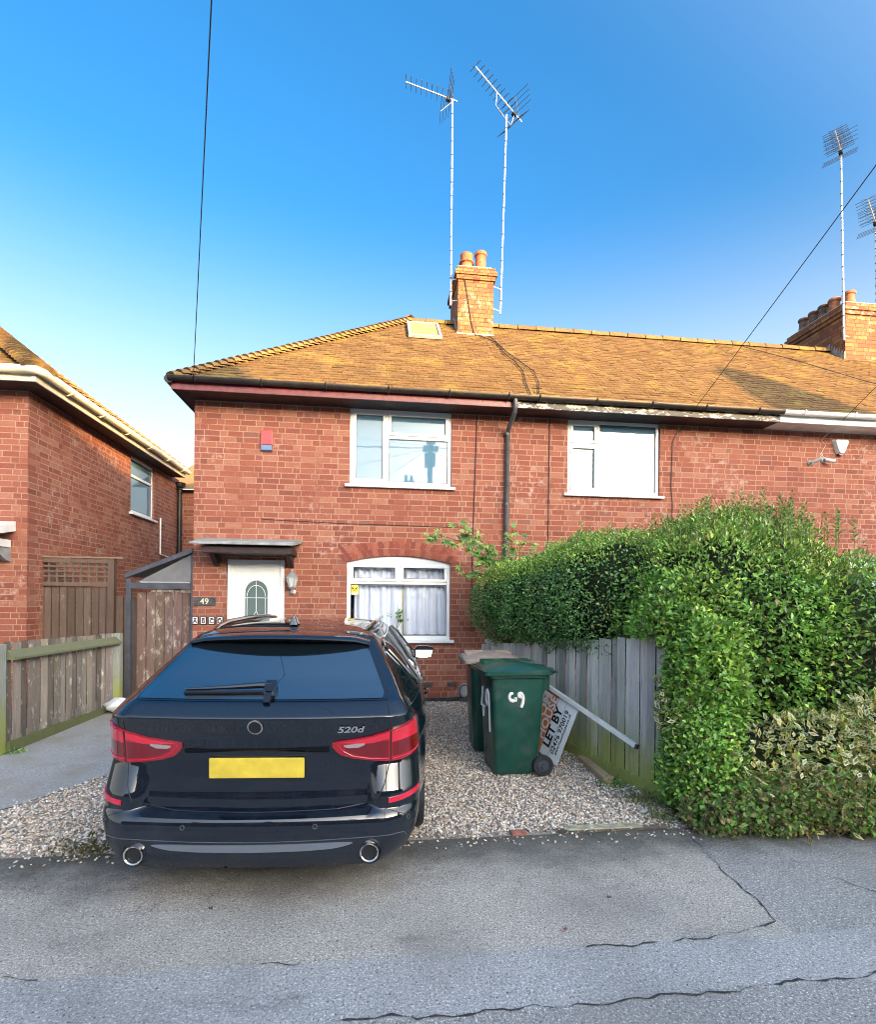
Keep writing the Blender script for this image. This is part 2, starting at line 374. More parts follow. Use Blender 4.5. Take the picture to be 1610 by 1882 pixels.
c = MIX(nt, MA(nt, 'MULTIPLY', STEP(nt, NOI(nt, SCL(nt, p, (1.3, .7, 1)), 3.4, 6, .75), .60, .74), .35), c, (.48, .47, .44))
oil = MA(nt, 'SUBTRACT', 1.0, STEP(nt, MA(nt, 'ADD', MA(nt, 'ABSOLUTE', MA(nt, 'ADD', x, .55)), MA(nt, 'MULTIPLY', MA(nt, 'ADD', NOI(nt, p, 4.5, 6, .75), -.2), .9)), .25, .85))
c = MIX(nt, MA(nt, 'MULTIPLY', MA(nt, 'MULTIPLY', oil, STEP(nt, y, 2.5, 3.2)), .45), c, (.075, .073, .068))
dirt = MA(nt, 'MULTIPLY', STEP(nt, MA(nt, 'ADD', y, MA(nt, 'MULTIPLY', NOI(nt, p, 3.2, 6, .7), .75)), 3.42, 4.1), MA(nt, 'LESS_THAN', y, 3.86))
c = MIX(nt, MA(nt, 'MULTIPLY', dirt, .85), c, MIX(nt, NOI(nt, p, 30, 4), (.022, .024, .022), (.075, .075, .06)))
cr = NOI(nt, p, 2.3, 6, .75)
crk = MA(nt, 'SUBTRACT', 1.0, STEP(nt, MA(nt, 'ABSOLUTE', MA(nt, 'SUBTRACT', cr, .5)), .0, .0045))
c = MIX(nt, MA(nt, 'MULTIPLY', MA(nt, 'MULTIPLY', crk, STEP(nt, NOI(nt, p, .8, 2), .46, .56)), MA(nt, 'GREATER_THAN', y, 3.0)), c, (.014, .014, .014))
vo = nt.nodes.new('ShaderNodeTexVoronoi'); vo.inputs['Scale'].default_value = 3.6; nt.links.new(p, vo.inputs['Vector'])
sp = MA(nt, 'LESS_THAN', MA(nt, 'ADD', vo.outputs['Distance'], MA(nt, 'MULTIPLY', NOI(nt, p, 40, 2), .05)), .072)
sp = MA(nt, 'MULTIPLY', sp, MA(nt, 'GREATER_THAN', SEP(nt, vo.outputs['Color'])[0], .60)); c = MIX(nt, MA(nt, 'MULTIPLY', sp, .75), c, (.46, .46, .45))
setc(nt, b, c); BMP(nt, b, MA(nt, 'ADD', g2, MA(nt, 'MULTIPLY', gr_, .5)), .7, .006); M['asphalt'] = m
M['tar'] = simple('tar seam', (.040, .040, .042), .7, var=.4, scale=30, bump=.5)
M['path'] = None
m, nt, b = mk('old concrete path', (.2, .2, .2), .85, spec=.3); p, _ = POS(nt); g2 = NOI(nt, p, 80, 4, .7)
c = MIX(nt, STEP(nt, g2, .35, .68), (.22, .22, .205), (.44, .43, .41))
c = MIX(nt, MA(nt, 'MULTIPLY', STEP(nt, NOI(nt, p, 1.9, 5, .65), .45, .68), .55), c, (.25, .22, .15))
setc(nt, b, c); BMP(nt, b, g2, .5, .005); M['path'] = m
m, nt, b = mk('gravel bed', (.2, .17, .13), .95); p, _ = POS(nt); g2 = NOI(nt, p, 70, 3, .7)
setc(nt, b, RMP(nt, g2, [(.3, (.12, .10, .08)), (.7, (.46, .41, .34))])); BMP(nt, b, g2, .8, .012); M['bed'] = m
M['soil'] = simple('dark soil', (.11, .09, .065), .95, var=.4, scale=14, bump=.6)

def sheet(name, mat, xs, ys, dz=0.0, jit=0):
    g = MB(); g.grid([[(x, y, gz(y)+dz) for x in xs] for y in ys]); o = g.build(name, mat); tag(o, kind='structure'); return o
ysr = [-60, -30, -12, -4, 0, 2, 3, 3.6] + list(np.linspace(4, 8.3, 10)) + [9, 12, 20, 40, 90]
sheet('ground', M['soil'], [-90, -30, -8, -3, 0, 3, 8, 30, 90], ysr, -.012)
sheet('pavement', M['asphalt'], list(np.linspace(-30, 30, 31)), [-12, -6, -2, 0, 1, 2, 3, 3.4, 3.6, 3.74])
# gravel bed: polygon strip drive
g = MB()
yy = [3.735, 4.0, 4.3, 4.6, 5.0, 5.4, 6, 6.6, 7.2, 7.8, 8.32]
def gravel_xl(y): return float(np.interp(y, [3.735, 4.1, 4.52, 5.21, 6.2, 8.32], [-4.2, -3.4, -2.87, -2.48, -1.95, -1.6]))
def gravel_xr(y): return float(np.interp(y, [3.735, 4.23, 7.92, 8.32], [2.36, 2.40, 1.66, 1.6]))
g.grid([[(gravel_xl(y)*(1-t)+gravel_xr(y)*t, y, gz(y)-.004) for t in np.linspace(0, 1, 6)] for y in yy])
tag(g.build('gravel_drive', M['bed']), kind='structure')
g = MB(); g.grid([[(-4.2*(1-t)+gravel_xl(y)*t if y > 3.735 else -8+3.8*t, y, gz(y)+.002) for t in np.linspace(0, 1, 6)] for y in yy+[9.5]])
tag(g.build('path', M['path']), kind='structure')

def seam(pts, w=.012):
    a = []; b_ = []
    P = []
    for i in range(len(pts)-1):
        p0, p1 = Vector(pts[i]), Vector(pts[i+1]); n = max(2, int((p1-p0).length/.035))
        P += [p0.lerp(p1, k/n) for k in range(n)]
    P.append(Vector(pts[-1]))
    ph = random.random()*9
    for i, q in enumerate(P):
        t = (P[min(i+1, len(P)-1)]-P[max(i-1, 0)]).normalized(); nrm = Vector((-t.y, t.x))
        o = .010*math.sin(i*.37+ph)+.008*math.sin(i*1.1+ph*2)+random.uniform(-.006, .006)
        ww = w*.34*random.uniform(.15, 1.7)*(1 if math.sin(i*.23+ph*3) > -.75 else .3)
        a.append((q.x+nrm.x*(o+ww), q.y+nrm.y*(o+ww), .004)); b_.append((q.x+nrm.x*(o-ww), q.y+nrm.y*(o-ww), .004))
    g = MB(); g.grid([b_, a], flip=True); return tag(g.build('pavement_seam', M['tar']), kind='structure')
for sg, w in (([(-2.6, 2.60), (-2.1, 2.585)], .005), ([(-1.75, 2.57), (-1.45, 2.56)], .009), ([(-.5, 2.545), (-.2, 2.535)], .006), ([(1.05, 2.505), (1.42, 2.50)], .011), ([(1.5, 2.50), (2.02, 2.545), (2.14, 2.60), (2.16, 2.68), (2.24, 3.3), (2.30, 3.6)], .011),
          ([(-.9, 2.20), (-.4, 2.17), (.3, 2.15), (1.0, 2.145), (1.7, 2.16), (2.6, 2.19), (4.0, 2.22)], .014), ([(2.75, 3.2), (2.95, 2.75)], .008), ([(2.9, 2.62), (3.4, 2.64)], .008)):
    seam(sg, w)
tag(sheet('kerb_strip', M['soil'], [1.35, 1.6, 1.9, 2.2], [3.73, 3.80], .012), kind='structure')

# loose gravel stones: one uncountable mass
def stones(name, pts, size, palette, mat):
    t = (1+5**.5)/2
    iv = np.array([(-1,t,0),(1,t,0),(-1,-t,0),(1,-t,0),(0,-1,t),(0,1,t),(0,-1,-t),(0,1,-t),(t,0,-1),(t,0,1),(-t,0,-1),(-t,0,1)], float)/1.9
    fi = np.array([(0,11,5),(0,5,1),(0,1,7),(0,7,10),(0,10,11),(1,5,9),(5,11,4),(11,10,2),(10,7,6),(7,1,8),(3,9,4),(3,4,2),(3,2,6),(3,6,8),(3,8,9),(4,9,5),(2,4,11),(6,2,10),(8,6,7),(9,8,1)])
    n = len(pts); sc = size[:, None]*rng.uniform(.55, 1.25, (n, 3))*np.array([1, 1, .62])
    V = iv[None]*(1+rng.normal(0, .13, (n, 12, 1)))*sc[:, None, :]
    a = rng.uniform(0, 6.28, n); ca, sa = np.cos(a)[:, None], np.sin(a)[:, None]
    tl = rng.normal(0, .35, n)[:, None]
    X = V[:, :, 0]*ca-V[:, :, 1]*sa; Y_ = V[:, :, 0]*sa+V[:, :, 1]*ca; Z = V[:, :, 2]+X*tl
    V = np.stack([X, Y_, Z], 2)+pts[:, None, :]
    F = fi[None]+(np.arange(n)*12)[:, None, None]
    c = palette[rng.integers(0, len(palette), n)]*rng.uniform(.75, 1.2, (n, 1))
    o = mesh_np(name, V.reshape(-1, 3), F.reshape(-1, 3), mat, cols=np.repeat(c, 12, 0), smooth=True)
    return tag(o, kind='stuff')
M['stone'] = attr_mat('gravel stone', .8, (90, .35), .2, .3)
pal = 1.30*np.array([(.52,.47,.40),(.46,.38,.29),(.60,.56,.50),(.34,.29,.24),(.40,.27,.18),(.55,.48,.36),(.25,.22,.20),(.50,.40,.32),(.64,.60,.53),(.42,.40,.38)])
P = []
while len(P) < 38000:
    x = rng.uniform(-4.3, 2.45); y = 3.70+4.6*rng.uniform(0, 1)**1.35
    xl, xr = gravel_xl(max(y, 3.74)), gravel_xr(max(y, 3.74))
    j = rng.normal(0, .05)
    if x < xl+j or x > xr+j*.4: continue
    if -1.25 < x-(y-3)*.07 < .02 and y > 4.3 and rng.random() < .97: continue
    if y < 3.76+rng.uniform(-.03, .1)+.02*math.sin(x*7): continue
    P.append((x, y, gz(y)+rng.uniform(-.002, .012)))
for k in range(260):                                     # strays on the tarmac
    x = rng.uniform(-4, 2.4); P.append((x, 3.72-abs(rng.normal(0, .07)), .004))
P = np.array(P); stones('gravel', P, rng.uniform(.0065, .0135, len(P)), pal, M['stone'])

# ------------------------------------------------------------------ houses
YF = 8.32; TP = math.tan(R(41)); EY, EZ = 7.93, 4.80; RY = 10.86; RZ = EZ+TP*(RY-EY)
def holed_wall(mb, y, x0, x1, z0, z1, holes, depth=.10, axis='y'):
    """sheet facing -Y (or +X when axis is x) with openings and reveals. hole: (x0,x1,z0,ztop function or value)"""
    def P(u, z, d=0): return (u, y+d, z) if axis == 'y' else (y-d, u, z)
    fl = axis != 'y'
    xs = {x0, x1}
    for h in holes:
        xs |= {h[0], h[1]}
        if callable(h[3]): xs |= set(np.linspace(h[0], h[1], 17))
    xs = sorted(xs)
    def quad(a, b, c, d): mb.add([a, b, c, d], [(3, 2, 1, 0) if fl and False else (0, 1, 2, 3)])
    for a, b in zip(xs[:-1], xs[1:]):
        mid = (a+b)/2; hs_ = sorted([h for h in holes if h[0] < mid < h[1]], key=lambda h: h[2])
        lo = (z0, z0)
        for h in hs_:
            t = h[3] if callable(h[3]) else (lambda u, v=h[3]: v)
            quad(P(a, lo[0]), P(b, lo[1]), P(b, h[2]), P(a, h[2]))
            ta, tb = t(a), t(b)
            quad(P(a, h[2]), P(b, h[2]), P(b, h[2], depth), P(a, h[2], depth))
            quad(P(a, ta, depth), P(b, tb, depth), P(b, tb), P(a, ta))
            lo = (ta, tb)
        quad(P(a, lo[0]), P(b, lo[1]), P(b, z1), P(a, z1))
    for h in holes:
        t = h[3] if callable(h[3]) else (lambda u, v=h[3]: v)
        quad(P(h[0], h[2], depth), P(h[0], t(h[0]), depth), P(h[0], t(h[0])), P(h[0], h[2]))
        quad(P(h[1], h[2]), P(h[1], t(h[1])), P(h[1], t(h[1]), depth), P(h[1], h[2], depth))

def tiles(mb, o, ux, us, n, length, slope, left=None, right=None, seed=1, pal=None):
    """courses of plain tiles on a slope: o eaves corner, ux along the eaves, us up the slope, n normal"""
    r = random.Random(seed); o, ux, us, n = map(Vector, (o, ux, us, n)); g, w = .104, .168
    base = pal or [(.25, .155, .070), (.22, .135, .060), (.28, .175, .080), (.20, .12, .055), (.26, .15, .062), (.19, .12, .060), (.30, .205, .090)]
    for j in range(int(slope/g)+1):
        s = j*g; a = left(s) if left else 0; b = right(s) if right else length
        wav = [r.uniform(-.004, .004) for _ in range(3)]
        k = int(math.floor(a/w))-1
        while k*w < b:
            t0 = k*w+(w/2 if j % 2 else 0); t1 = t0+w-.003; k += 1
            if t1 < a or t0 > b: continue
            t0 = max(t0, a); t1 = min(t1, b)
            if t1-t0 < .02: continue
            c = r.choice(base); q = r.uniform(.88, 1.10); c = tuple((v*.5+w_*.5)*q*.55 for v, w_ in zip(c, (.245, .15, .068)))
            h = .023+r.uniform(-.005, .006)+wav[k % 3]*.5; h2 = h+r.uniform(-.004, .004)
            s0 = s-.02+r.uniform(-.006, .006); s1 = min(s+g+.05, slope+.02)
            A = o+ux*t0+us*s0; B = o+ux*t1+us*s0; Cc = o+ux*t1+us*s1; D = o+ux*t0+us*s1
            mb.add([A+n*h, B+n*h2, Cc+n*.004, D+n*.004, A+n*(h-.012), B+n*(h2-.012)], [(0, 1, 2, 3), (4, 5, 1, 0), (3, 4, 0), (5, 2, 1)], c)

def half_round(mb, p0, p1, r=.085, seg=.40, seed=3, up=(0, 0, 1), col=None):
    rr = random.Random(seed); p0, p1 = Vector(p0), Vector(p1); d = p1-p0; L = d.length; d.normalize(); sd = d.cross(Vector(up)).normalized(); upv = sd.cross(d)
    k = 0.0
    while k < L-.02:
        e = min(k+seg, L); q = rr.uniform(.8, 1.15); c = tuple(v*q for v in (col or (.165, .10, .045))); dz = rr.uniform(-.006, .008)
        rows = []
        for t, rad in ((k, r*1.06), (e-.012, r*.97)):
            rows.append([p0+d*t+sd*math.cos(a)*rad+upv*(math.sin(a)*rad+dz-.03) for a in np.linspace(-.25, math.pi+.25, 9)])
        n = len(mb.v); mb.grid(rows, col=c)
        m2 = [v*.98 for v in (1,)]
        mb.add(rows[0], [tuple(range(9))], tuple(v*.5 for v in c)); mb.add(rows[1], [tuple(range(8, -1, -1))], tuple(v*.5 for v in c))
        k = e

def bonnets(mb, p0, p1, seed=5, step=.14, r=.13):
    """hip bonnet tiles stepping up a hip"""
    rr = random.Random(seed); p0, p1 = Vector(p0), Vector(p1); d = p1-p0; L = d.length; d.normalize(); sd = d.cross(Vector((0, 0, 1))).normalized(); upv = sd.cross(d)
    k = 0.0
    while k < L:
        q = rr.uniform(.8, 1.2); c = tuple(v*q for v in (.20, .118, .052)); rows = []
        for t, rad, lift in ((k-.05, r*1.12, .045), (k+.0, r*1.10, .040), (k+step+.06, r*.8, -.01)):
            rows.append([p0+d*t+sd*math.cos(a)*rad*1.25+upv*(math.sin(a)*rad*.62+lift-.045+rr.uniform(-.004, .004)) for a in np.linspace(-.15, math.pi+.15, 9)])
        mb.grid(rows, col=c); mb.add(rows[0], [tuple(range(9))], tuple(v*.55 for v in c)); k += step

def window(parent, y, x0, x1, z0, z1, bars, sashes, panes, glassm, sill=True, fw=.055, name='window', axis='y', arch=None, dep=.07, sillm=None, label=None, frame='upvc'):
    """bars: full boxes (a0,a1,b0,b1); sashes: raised frames around panes; panes: openings that get glass"""
    sg = 1 if axis == 'y' else -1
    def bx(mb, a0, a1, b0, b1, d0, d1):
        if axis == 'y': mb.box((a0, y+d0, b0), (a1, y+d1, b1))
        else: mb.box((y-d0, a0, b0), (y-d1, a1, b1))
    fr = MB()
    if arch is None: bx(fr, x0, x1, z1-fw, z1, .035, .035+dep)
    bx(fr, x0, x1, z0, z0+fw, .035, .035+dep); zt = z1-fw if arch is None else z1
    bx(fr, x0, x0+fw, z0+fw, zt, .035, .035+dep); bx(fr, x1-fw, x1, z0+fw, zt, .035, .035+dep)
    for i, q in enumerate(bars): bx(fr, *q, .036+.001*i, .034+dep)
    if arch:
        us = np.linspace(x0, x1, 17); top = [(u, y+.034, arch(u)-.002) for u in us]; bot = [(u, y+.034, z1-.055) for u in us]
        fr.grid([bot, top]); fr.grid([[(u, y+.034+dep, q) for (u, _, q) in top], [(u, y+.034+dep, z1-.055) for u in us]])
        fr.grid([bot, [(u, y+.034+dep, z1-.055) for u in us]], flip=True)
    o = fr.build(name, M[frame], parent, bevel=.006)
    if label: o['label'] = label
    for (a0, a1, b0, b1) in sashes:
        s = MB(); w = .045
        bx(s, a0, a1, b0, b0+w, .018, .060); bx(s, a0, a1, b1-w, b1, .018, .060); bx(s, a0, a0+w, b0+w, b1-w, .018, .060); bx(s, a1-w, a1, b0+w, b1-w, .018, .060)
        s.build('sash', M[frame], o, bevel=.006)
    for (a0, a1, b0, b1) in panes:
        s = MB(); bx(s, a0, a1, b0, b1, .062, .068); s.build('pane', M[glassm], o)
        s = MB(); w = .009
        bx(s, a0, a1, b0, b0+w, .050, .061); bx(s, a0, a1, b1-w, b1, .050, .061); bx(s, a0, a0+w, b0+w, b1-w, .050, .061); bx(s, a1-w, a1, b0+w, b1-w, .050, .061)
        s.build('glazing_bead', M['grey_pl'], o)
    if sill:
        s = MB()
        if axis == 'y': s.prism([(x0-.07, y-.06, z0-.055), (x0-.07, y-.06, z0-.015), (x0-.07, y+.05, z0+.002), (x0-.07, y+.05, z0-.055)], (x1-x0+.13, 0, 0))
        else: s.prism([(y+.06, x0-.06, z0-.055), (y+.06, x0-.06, z0-.015), (y-.05, x0-.06, z0+.002), (y-.05, x0-.06, z0-.055)], (0, x1-x0+.12, 0))
        s.build('sill', M[sillm or frame], o, bevel=.005)
    return o

ARCH0, ARCH1 = -.41, 1.20
def archz(u): t = (u-(ARCH0+ARCH1)/2)/((ARCH1-ARCH0)/2); return 2.265+.105*math.sqrt(max(0, 1-.98*t*t)) if True else 0
def archz(u):
    t = (u-(ARCH0+ARCH1)/2)/((ARCH1-ARCH0)/2); return 2.262+.11*(1-t*t)

def gable_side(mb, x, y0, y1, z0, z1, flip=False):
    q = [(x, y0, z0), (x, y1, z0), (x, y1, z1), (x, y0, z1)]
    mb.add(q if not flip else q[::-1], [(0, 1, 2, 3)])

def roof_front(name, parent, x0, x1, hip_left=False, hx=None, seed=1):
    s_len = math.hypot(RY-EY, RZ-EZ); us = Vector((0, RY-EY, RZ-EZ)).normalized(); n = Vector((0, -us.z, us.y))
    g = MB()
    if hip_left:
        run = hx-x0; lf = lambda s: run*s/s_len
    else: lf = None
    tiles(g, (x0, EY, EZ-.012), (1, 0, 0), us, n, x1-x0, s_len, left=lf, seed=seed)
    # deck below the tiles, rear slope and hip end
    bk = 2*RY-EY
    c = (.30, .17, .08)
    xr = hx if hip_left else x0
    g.add([(x0, EY, EZ-.03), (x1, EY, EZ-.03), (x1, RY, RZ-.03), (xr, RY, RZ-.03)], [(0, 1, 2, 3)], c)
    g.add([(x0, bk, EZ-.03), (x1, bk, EZ-.03), (x1, RY, RZ-.01), (xr, RY, RZ-.01)], [(3, 2, 1, 0)], c)
    if hip_left: g.add([(x0, EY, EZ-.02), (x0, bk, EZ-.02), (hx, RY, RZ-.01)], [(0, 2, 1)], c)
    return g.build(name, M['tile'], parent)

# ---- house 49
hA = root('brick_house', (-.3, YF, .1), 'red brick end house numbered 49 with white door under a slate canopy', 'house', 'brick houses in the street')
g = MB()
holed_wall(g, YF, -2.67, 2.12, .0, 4.68, [(-2.19, -1.34, .12, 2.28), (-.41, 1.20, 1.06, archz), (-.385, 1.20, 3.46, 4.645)], .12)
gable_side(g, -2.67, YF, 13.5, 0, 4.68, True); g.add([(-2.67, 13.5, 0), (2.12, 13.5, 0), (2.12, 13.5, 4.68), (-2.67, 13.5, 4.68)], [(3, 2, 1, 0)])
g.build('wall', M['brick'], hA)
g = MB(); g.box((-2.672, YF-.012, -.02), (2.12, YF+.03, .165)); g.build('plinth', M['plinth'], hA)
# soldier-brick arch over the ground floor window: two rings
g = MB()
def arch_ring(mb, base, hgt, n, x0, x1, proud):
    rr = random.Random(int(base*100))
    for i in range(n):
        a0 = x0+(x1-x0)*i/n+.004; a1 = x0+(x1-x0)*(i+1)/n-.004
        c = rr.choice([(.28, .080, .052), (.24, .066, .046), (.31, .105, .07), (.20, .058, .042)]); xm = (x0+x1)/2
        def q(u, up): k = (u-xm)*.10*up/.11; return (u+k, YF-proud, archz(max(min(u, ARCH1), ARCH0))+base+up)
        mb.prism([q(a0, 0), q(a1, 0), q(a1, hgt), q(a0, hgt)], (0, .02, 0), c)
arch_ring(g, .006, .108, 22, -.47, 1.26, .005); arch_ring(g, .124, .105, 22, -.47, 1.26, .004)
g.build('window_arch', M['arch'], hA)
rA = roof_front('roof', hA, -2.86, 2.12, True, .64, 11)
g = MB(); half_round(g, (.60, RY, RZ+.03), (2.12, RY, RZ+.03), seed=4); bonnets(g, (-2.84, EY+.02, EZ+.02), (.62, RY, RZ+.02), 8, .125, .11)
bonnets(g, (-2.84, 2*RY-EY-.02, EZ+.02), (.62, RY, RZ+.02), 9, .16, .11); g.build('ridge_tiles', M['tile'], hA, smooth=True)
def eaves(h, x0, x1, fm, gm, endcap=False, white=False):
    g = MB(); g.box((x0, EY-.012, 4.632), (x1, EY+.012, 4.775)); g.build('fascia', M[fm], h)
    g = MB(); g.box((x0, EY+.012, 4.640), (x1, YF+.02, 4.660)); g.build('soffit', M['white_paint' if white else 'soffit'], h)
    g = MB(); n = 12; rows = []
    L = np.linspace(x0-(.0 if not endcap else .02), x1, 12)
    for xx in L:
        sag = .0
        rows.append([(xx, EY-.075-.058*math.cos(a), EZ-.012+sag-.062*math.sin(a)) for a in np.linspace(-.0, math.pi, n)]+[(xx, EY-.075+.052*math.cos(a), EZ-.012+sag-.052*math.sin(a)) for a in np.linspace(0, math.pi, n)])
    g.grid(rows, closed=True); g.add(rows[0], [tuple(range(2*n))[::-1]]); g.add(rows[-1], [tuple(range(2*n))])
    gm_ = M[gm]; go = g.build('gutter', gm_, h, smooth=True)
    br = MB()
    for xx in np.arange(x0+.35, x1, .9):
        br = MB(); br.tube([(xx, EY-.016, EZ-.02), (xx, EY-.06, EZ-.085), (xx, EY-.11, EZ-.075), (xx, EY-.142, EZ-.02), (xx, EY-.138, EZ+.004)], .011, 6); br.build('gutter_bracket', gm_, go)
    return go
eaves(hA, -2.86, 2.12, 'burg', 'black_pl', True)
g = MB(); g.box((-2.86, EY+.012, 4.632), (-2.84, 13.6, 4.775)); g.build('fascia', M['black_pl'], hA)
g = MB(); g.box((-2.84, YF+.02, 4.640), (-2.66, 13.6, 4.660)); g.build('soffit', M['soffit'], hA)
g = MB(); g.tube([(-2.88, EY-.07, EZ-.045), (-2.88, 13.6, EZ-.045)], .06, 10); g.build('gutter', M['black_pl'], hA, smooth=True)
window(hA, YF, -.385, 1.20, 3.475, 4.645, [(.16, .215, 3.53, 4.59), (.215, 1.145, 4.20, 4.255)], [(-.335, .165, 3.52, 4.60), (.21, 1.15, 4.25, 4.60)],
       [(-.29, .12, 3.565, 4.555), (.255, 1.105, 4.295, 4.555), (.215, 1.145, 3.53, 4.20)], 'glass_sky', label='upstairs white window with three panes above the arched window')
window(hA, YF, -.41, 1.20, 1.075, 2.25, [(.37, .425, 1.985, 2.20), (-.355, 1.145, 1.93, 1.985)], [(-.36, .375, 1.975, 2.235), (.42, 1.15, 1.975, 2.235)],
       [(-.315, .33, 2.02, 2.19), (.465, 1.105, 2.02, 2.19), (-.355, 1.145, 1.13, 1.93)], 'glass_clear', arch=archz, label='ground floor white window with an arched head')
# dim rooms behind the glass
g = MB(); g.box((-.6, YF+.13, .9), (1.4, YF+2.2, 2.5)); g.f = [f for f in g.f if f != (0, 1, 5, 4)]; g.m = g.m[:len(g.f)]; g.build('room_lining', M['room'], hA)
# curtain
g = MB(); rows = []
for z in (1.14, 1.5, 2.2):
    rows.append([(u, YF+.17+.025*math.sin(u*34)+.014*math.sin(u*71+1), z) for u in np.linspace(-.30, .445, 90)])
g.grid(rows)
rows = [[(u, YF+.17+.025*math.sin(u*31)+.014*math.sin(u*67+1), z) for u in np.linspace(.478, 1.18, 90)] for z in (1.14, 1.5, 2.2)]
cur = root('net_curtain', (.4, YF+.24, 1.14), 'pale blue white net curtains hanging inside the arched ground floor window', 'curtain')
g.build('drape', M['curtain'], cur, smooth=True); g2_ = MB(); g2_.grid(rows); g2_.build('drape', M['curtain'], cur, smooth=True)
g = MB(); g.box((.425, YF+.20, 1.13), (.47, YF+.23, 2.2)); g.build('blind_cord', M['cream'], cur)
# door
d = MB()
d.box((-2.185, YF+.02, .125), (-2.115, YF+.09, 2.275)); d.box((-1.415, YF+.02, .125), (-1.345, YF+.09, 2.275)); d.box((-2.115, YF+.02, 2.205), (-1.415, YF+.09, 2.275)); d.box((-2.115, YF+.035, .125), (-1.415, YF+.085, .20))
frm = d.build('door_frame', M['upvc'], hA, bevel=.006)
d = MB(); d.box((-2.113, YF+.045, .20), (-1.417, YF+.09, 2.203))
def rim(mb, pts, w, y, col=None):
    mb.tube([(a, y, b) for a, b in pts], w, 6)
A2 = [(-1.95, .95), (-1.95, 1.78)]+[(-1.765-.185*math.cos(t), 1.78+.20*math.sin(t)) for t in np.linspace(0, math.pi, 15)][1:]+[(-1.58, .95)]
rim(d, A2, .024, YF+.045); rim(d, [(-2.04, .3), (-2.04, 2.12), (-1.49, 2.12), (-1.49, .3)], .007, YF+.045)
dr = d.build('door', M['upvc'], hA)
d = MB(); d.prism([(a, YF+.038, b) for a, b in A2], (0, .006, 0)); d.build('leaded_pane', M['glass_dark'], dr)
d = MB()
rim(d, [(-1.765-.135*math.cos(t), 1.72+.17*math.sin(t)) for t in np.linspace(0, math.pi, 13)], .004, YF+.035)
for pl in ([(-1.765, 1.97), (-1.765, 1.5), (-1.86, 1.33), (-1.765, 1.20), (-1.67, 1.33), (-1.765, 1.5)], [(-1.95, 1.70), (-1.58, 1.70)], [(-1.95, 1.44), (-1.765, 1.22), (-1.58, 1.44)], [(-1.90, 1.70), (-1.90, 1.1)], [(-1.63, 1.70), (-1.63, 1.1)], [(-1.80, 1.36), (-1.70, 1.24)], [(-1.73, 1.36), (-1.83, 1.24)]):
    rim(d, pl, .004, YF+.035)
d.build('lead_strip', M['white_pl'], dr)
d = MB(); d.box((-2.30, YF-.35, .0), (-1.24, YF-.013, .17)); d.build('doorstep', M['mortar'], hA, bevel=.01)
# canopy
cn = MB(); rr = random.Random(4)
poly = [(-2.50, YF-.55, 2.415), (-1.10, YF-.55, 2.415), (-1.10, YF-.55, 2.475), (-2.50, YF-.55, 2.475)]
top = []
for i in range(2):
    o0 = .012*i; cn.prism([(-2.54+o0*3, YF-.60+.06*i, 2.440+.022*i), (-1.12-o0*2, YF-.60+.06*i, 2.440+.022*i), (-1.09-o0, YF-.003*i, 2.535+.022*i), (-2.57+o0*4, YF-.003*i, 2.535+.022*i)], (0, 0, .030))
co = cn.build('door_canopy', M['lead'], hA, bevel=.004)
cn = MB()
for xx in (-2.36, -1.28): cn.prism([(xx, YF, 2.16), (xx, YF-.10, 2.20), (xx, YF-.42, 2.40), (xx, YF-.5, 2.43), (xx, YF, 2.505)], (.07, 0, 0))
cn.box((-2.40, YF-.50, 2.335), (-1.17, YF-.001, 2.425)); cn.build('canopy_bracket', M['soffit'], co)
# chimney helpers
def chimney(h, x0, x1, y0, y1, zb, zt, mat, base_front):
    g = MB(); g.box((x0, y0, zb), (x1, y1, zt-.25)); 
    g.box((x0-.035, y0-.035, zt-.25), (x1+.035, y1+.035, zt-.165)); g.box((x0-.065, y0-.065, zt-.165), (x1+.065, y1+.065, zt-.08)); g.box((x0-.03, y0-.03, zt-.08), (x1+.03, y1+.03, zt))
    o = g.build('chimney', M[mat], h)
    g = MB(); g.box((x0+.02, y0+.02, zt), (x1-.02, y1-.02, zt+.05)); g.build('flaunching', M['mortar'], o, bevel=.02)
    g = MB(); g.box((x0-.012, y0-.015, base_front-.02), (x1+.012, y0+.0, base_front+.09)); g.build('lead_flashing', M['white_paint'], o)
    return o
def pot(ch, x, y, z, h, r, mat, cowl=False):
    g = MB()
    prof = [(0, r*1.02), (.05, r*1.02), (h*.55, r*.90), (h*.8, r*.88), (h*.84, r*1.08), (h*.90, r*1.12), (h*.95, r*1.08), (h, r*1.0), (h, r*.75), (h-.1, r*.72)]
    if cowl: prof = [(0, r), (h*.45, r*.9), (h*.5, r*1.2), (h*.56, r*1.22), (h*.62, r*.98), (h*.9, r*1.02), (h*.95, r*1.08), (h, r*.98), (h, r*.7), (h-.1, r*.7)]
    g.lathe((x, y, z), (0, 0, 1), prof, 20)
    o = g.build('chimney_pot', M[mat], ch, smooth=True)
    return o
chA = chimney(hA, 1.60, 2.31, 10.40, 11.45, 6.4, 8.27, 'brick_sun_tinted', 6.87)
pot(chA, 1.80, 10.62, 8.29, .36, .125, 'terracotta', True); pot(chA, 2.09, 10.62, 8.29, .42, .115, 'terracotta'); pot(chA, 1.80, 11.15, 8.29, .30, .115, 'pot_dark')
g = MB(); g.prism([(1.585, 10.40, 6.78), (1.585, 10.40, 6.98), (1.585, 10.86, 7.50), (1.585, 11.46, 7.12), (1.585, 11.46, 6.7)], (.014, 0, 0)); g.build('side_flashing', M['lead'], chA)
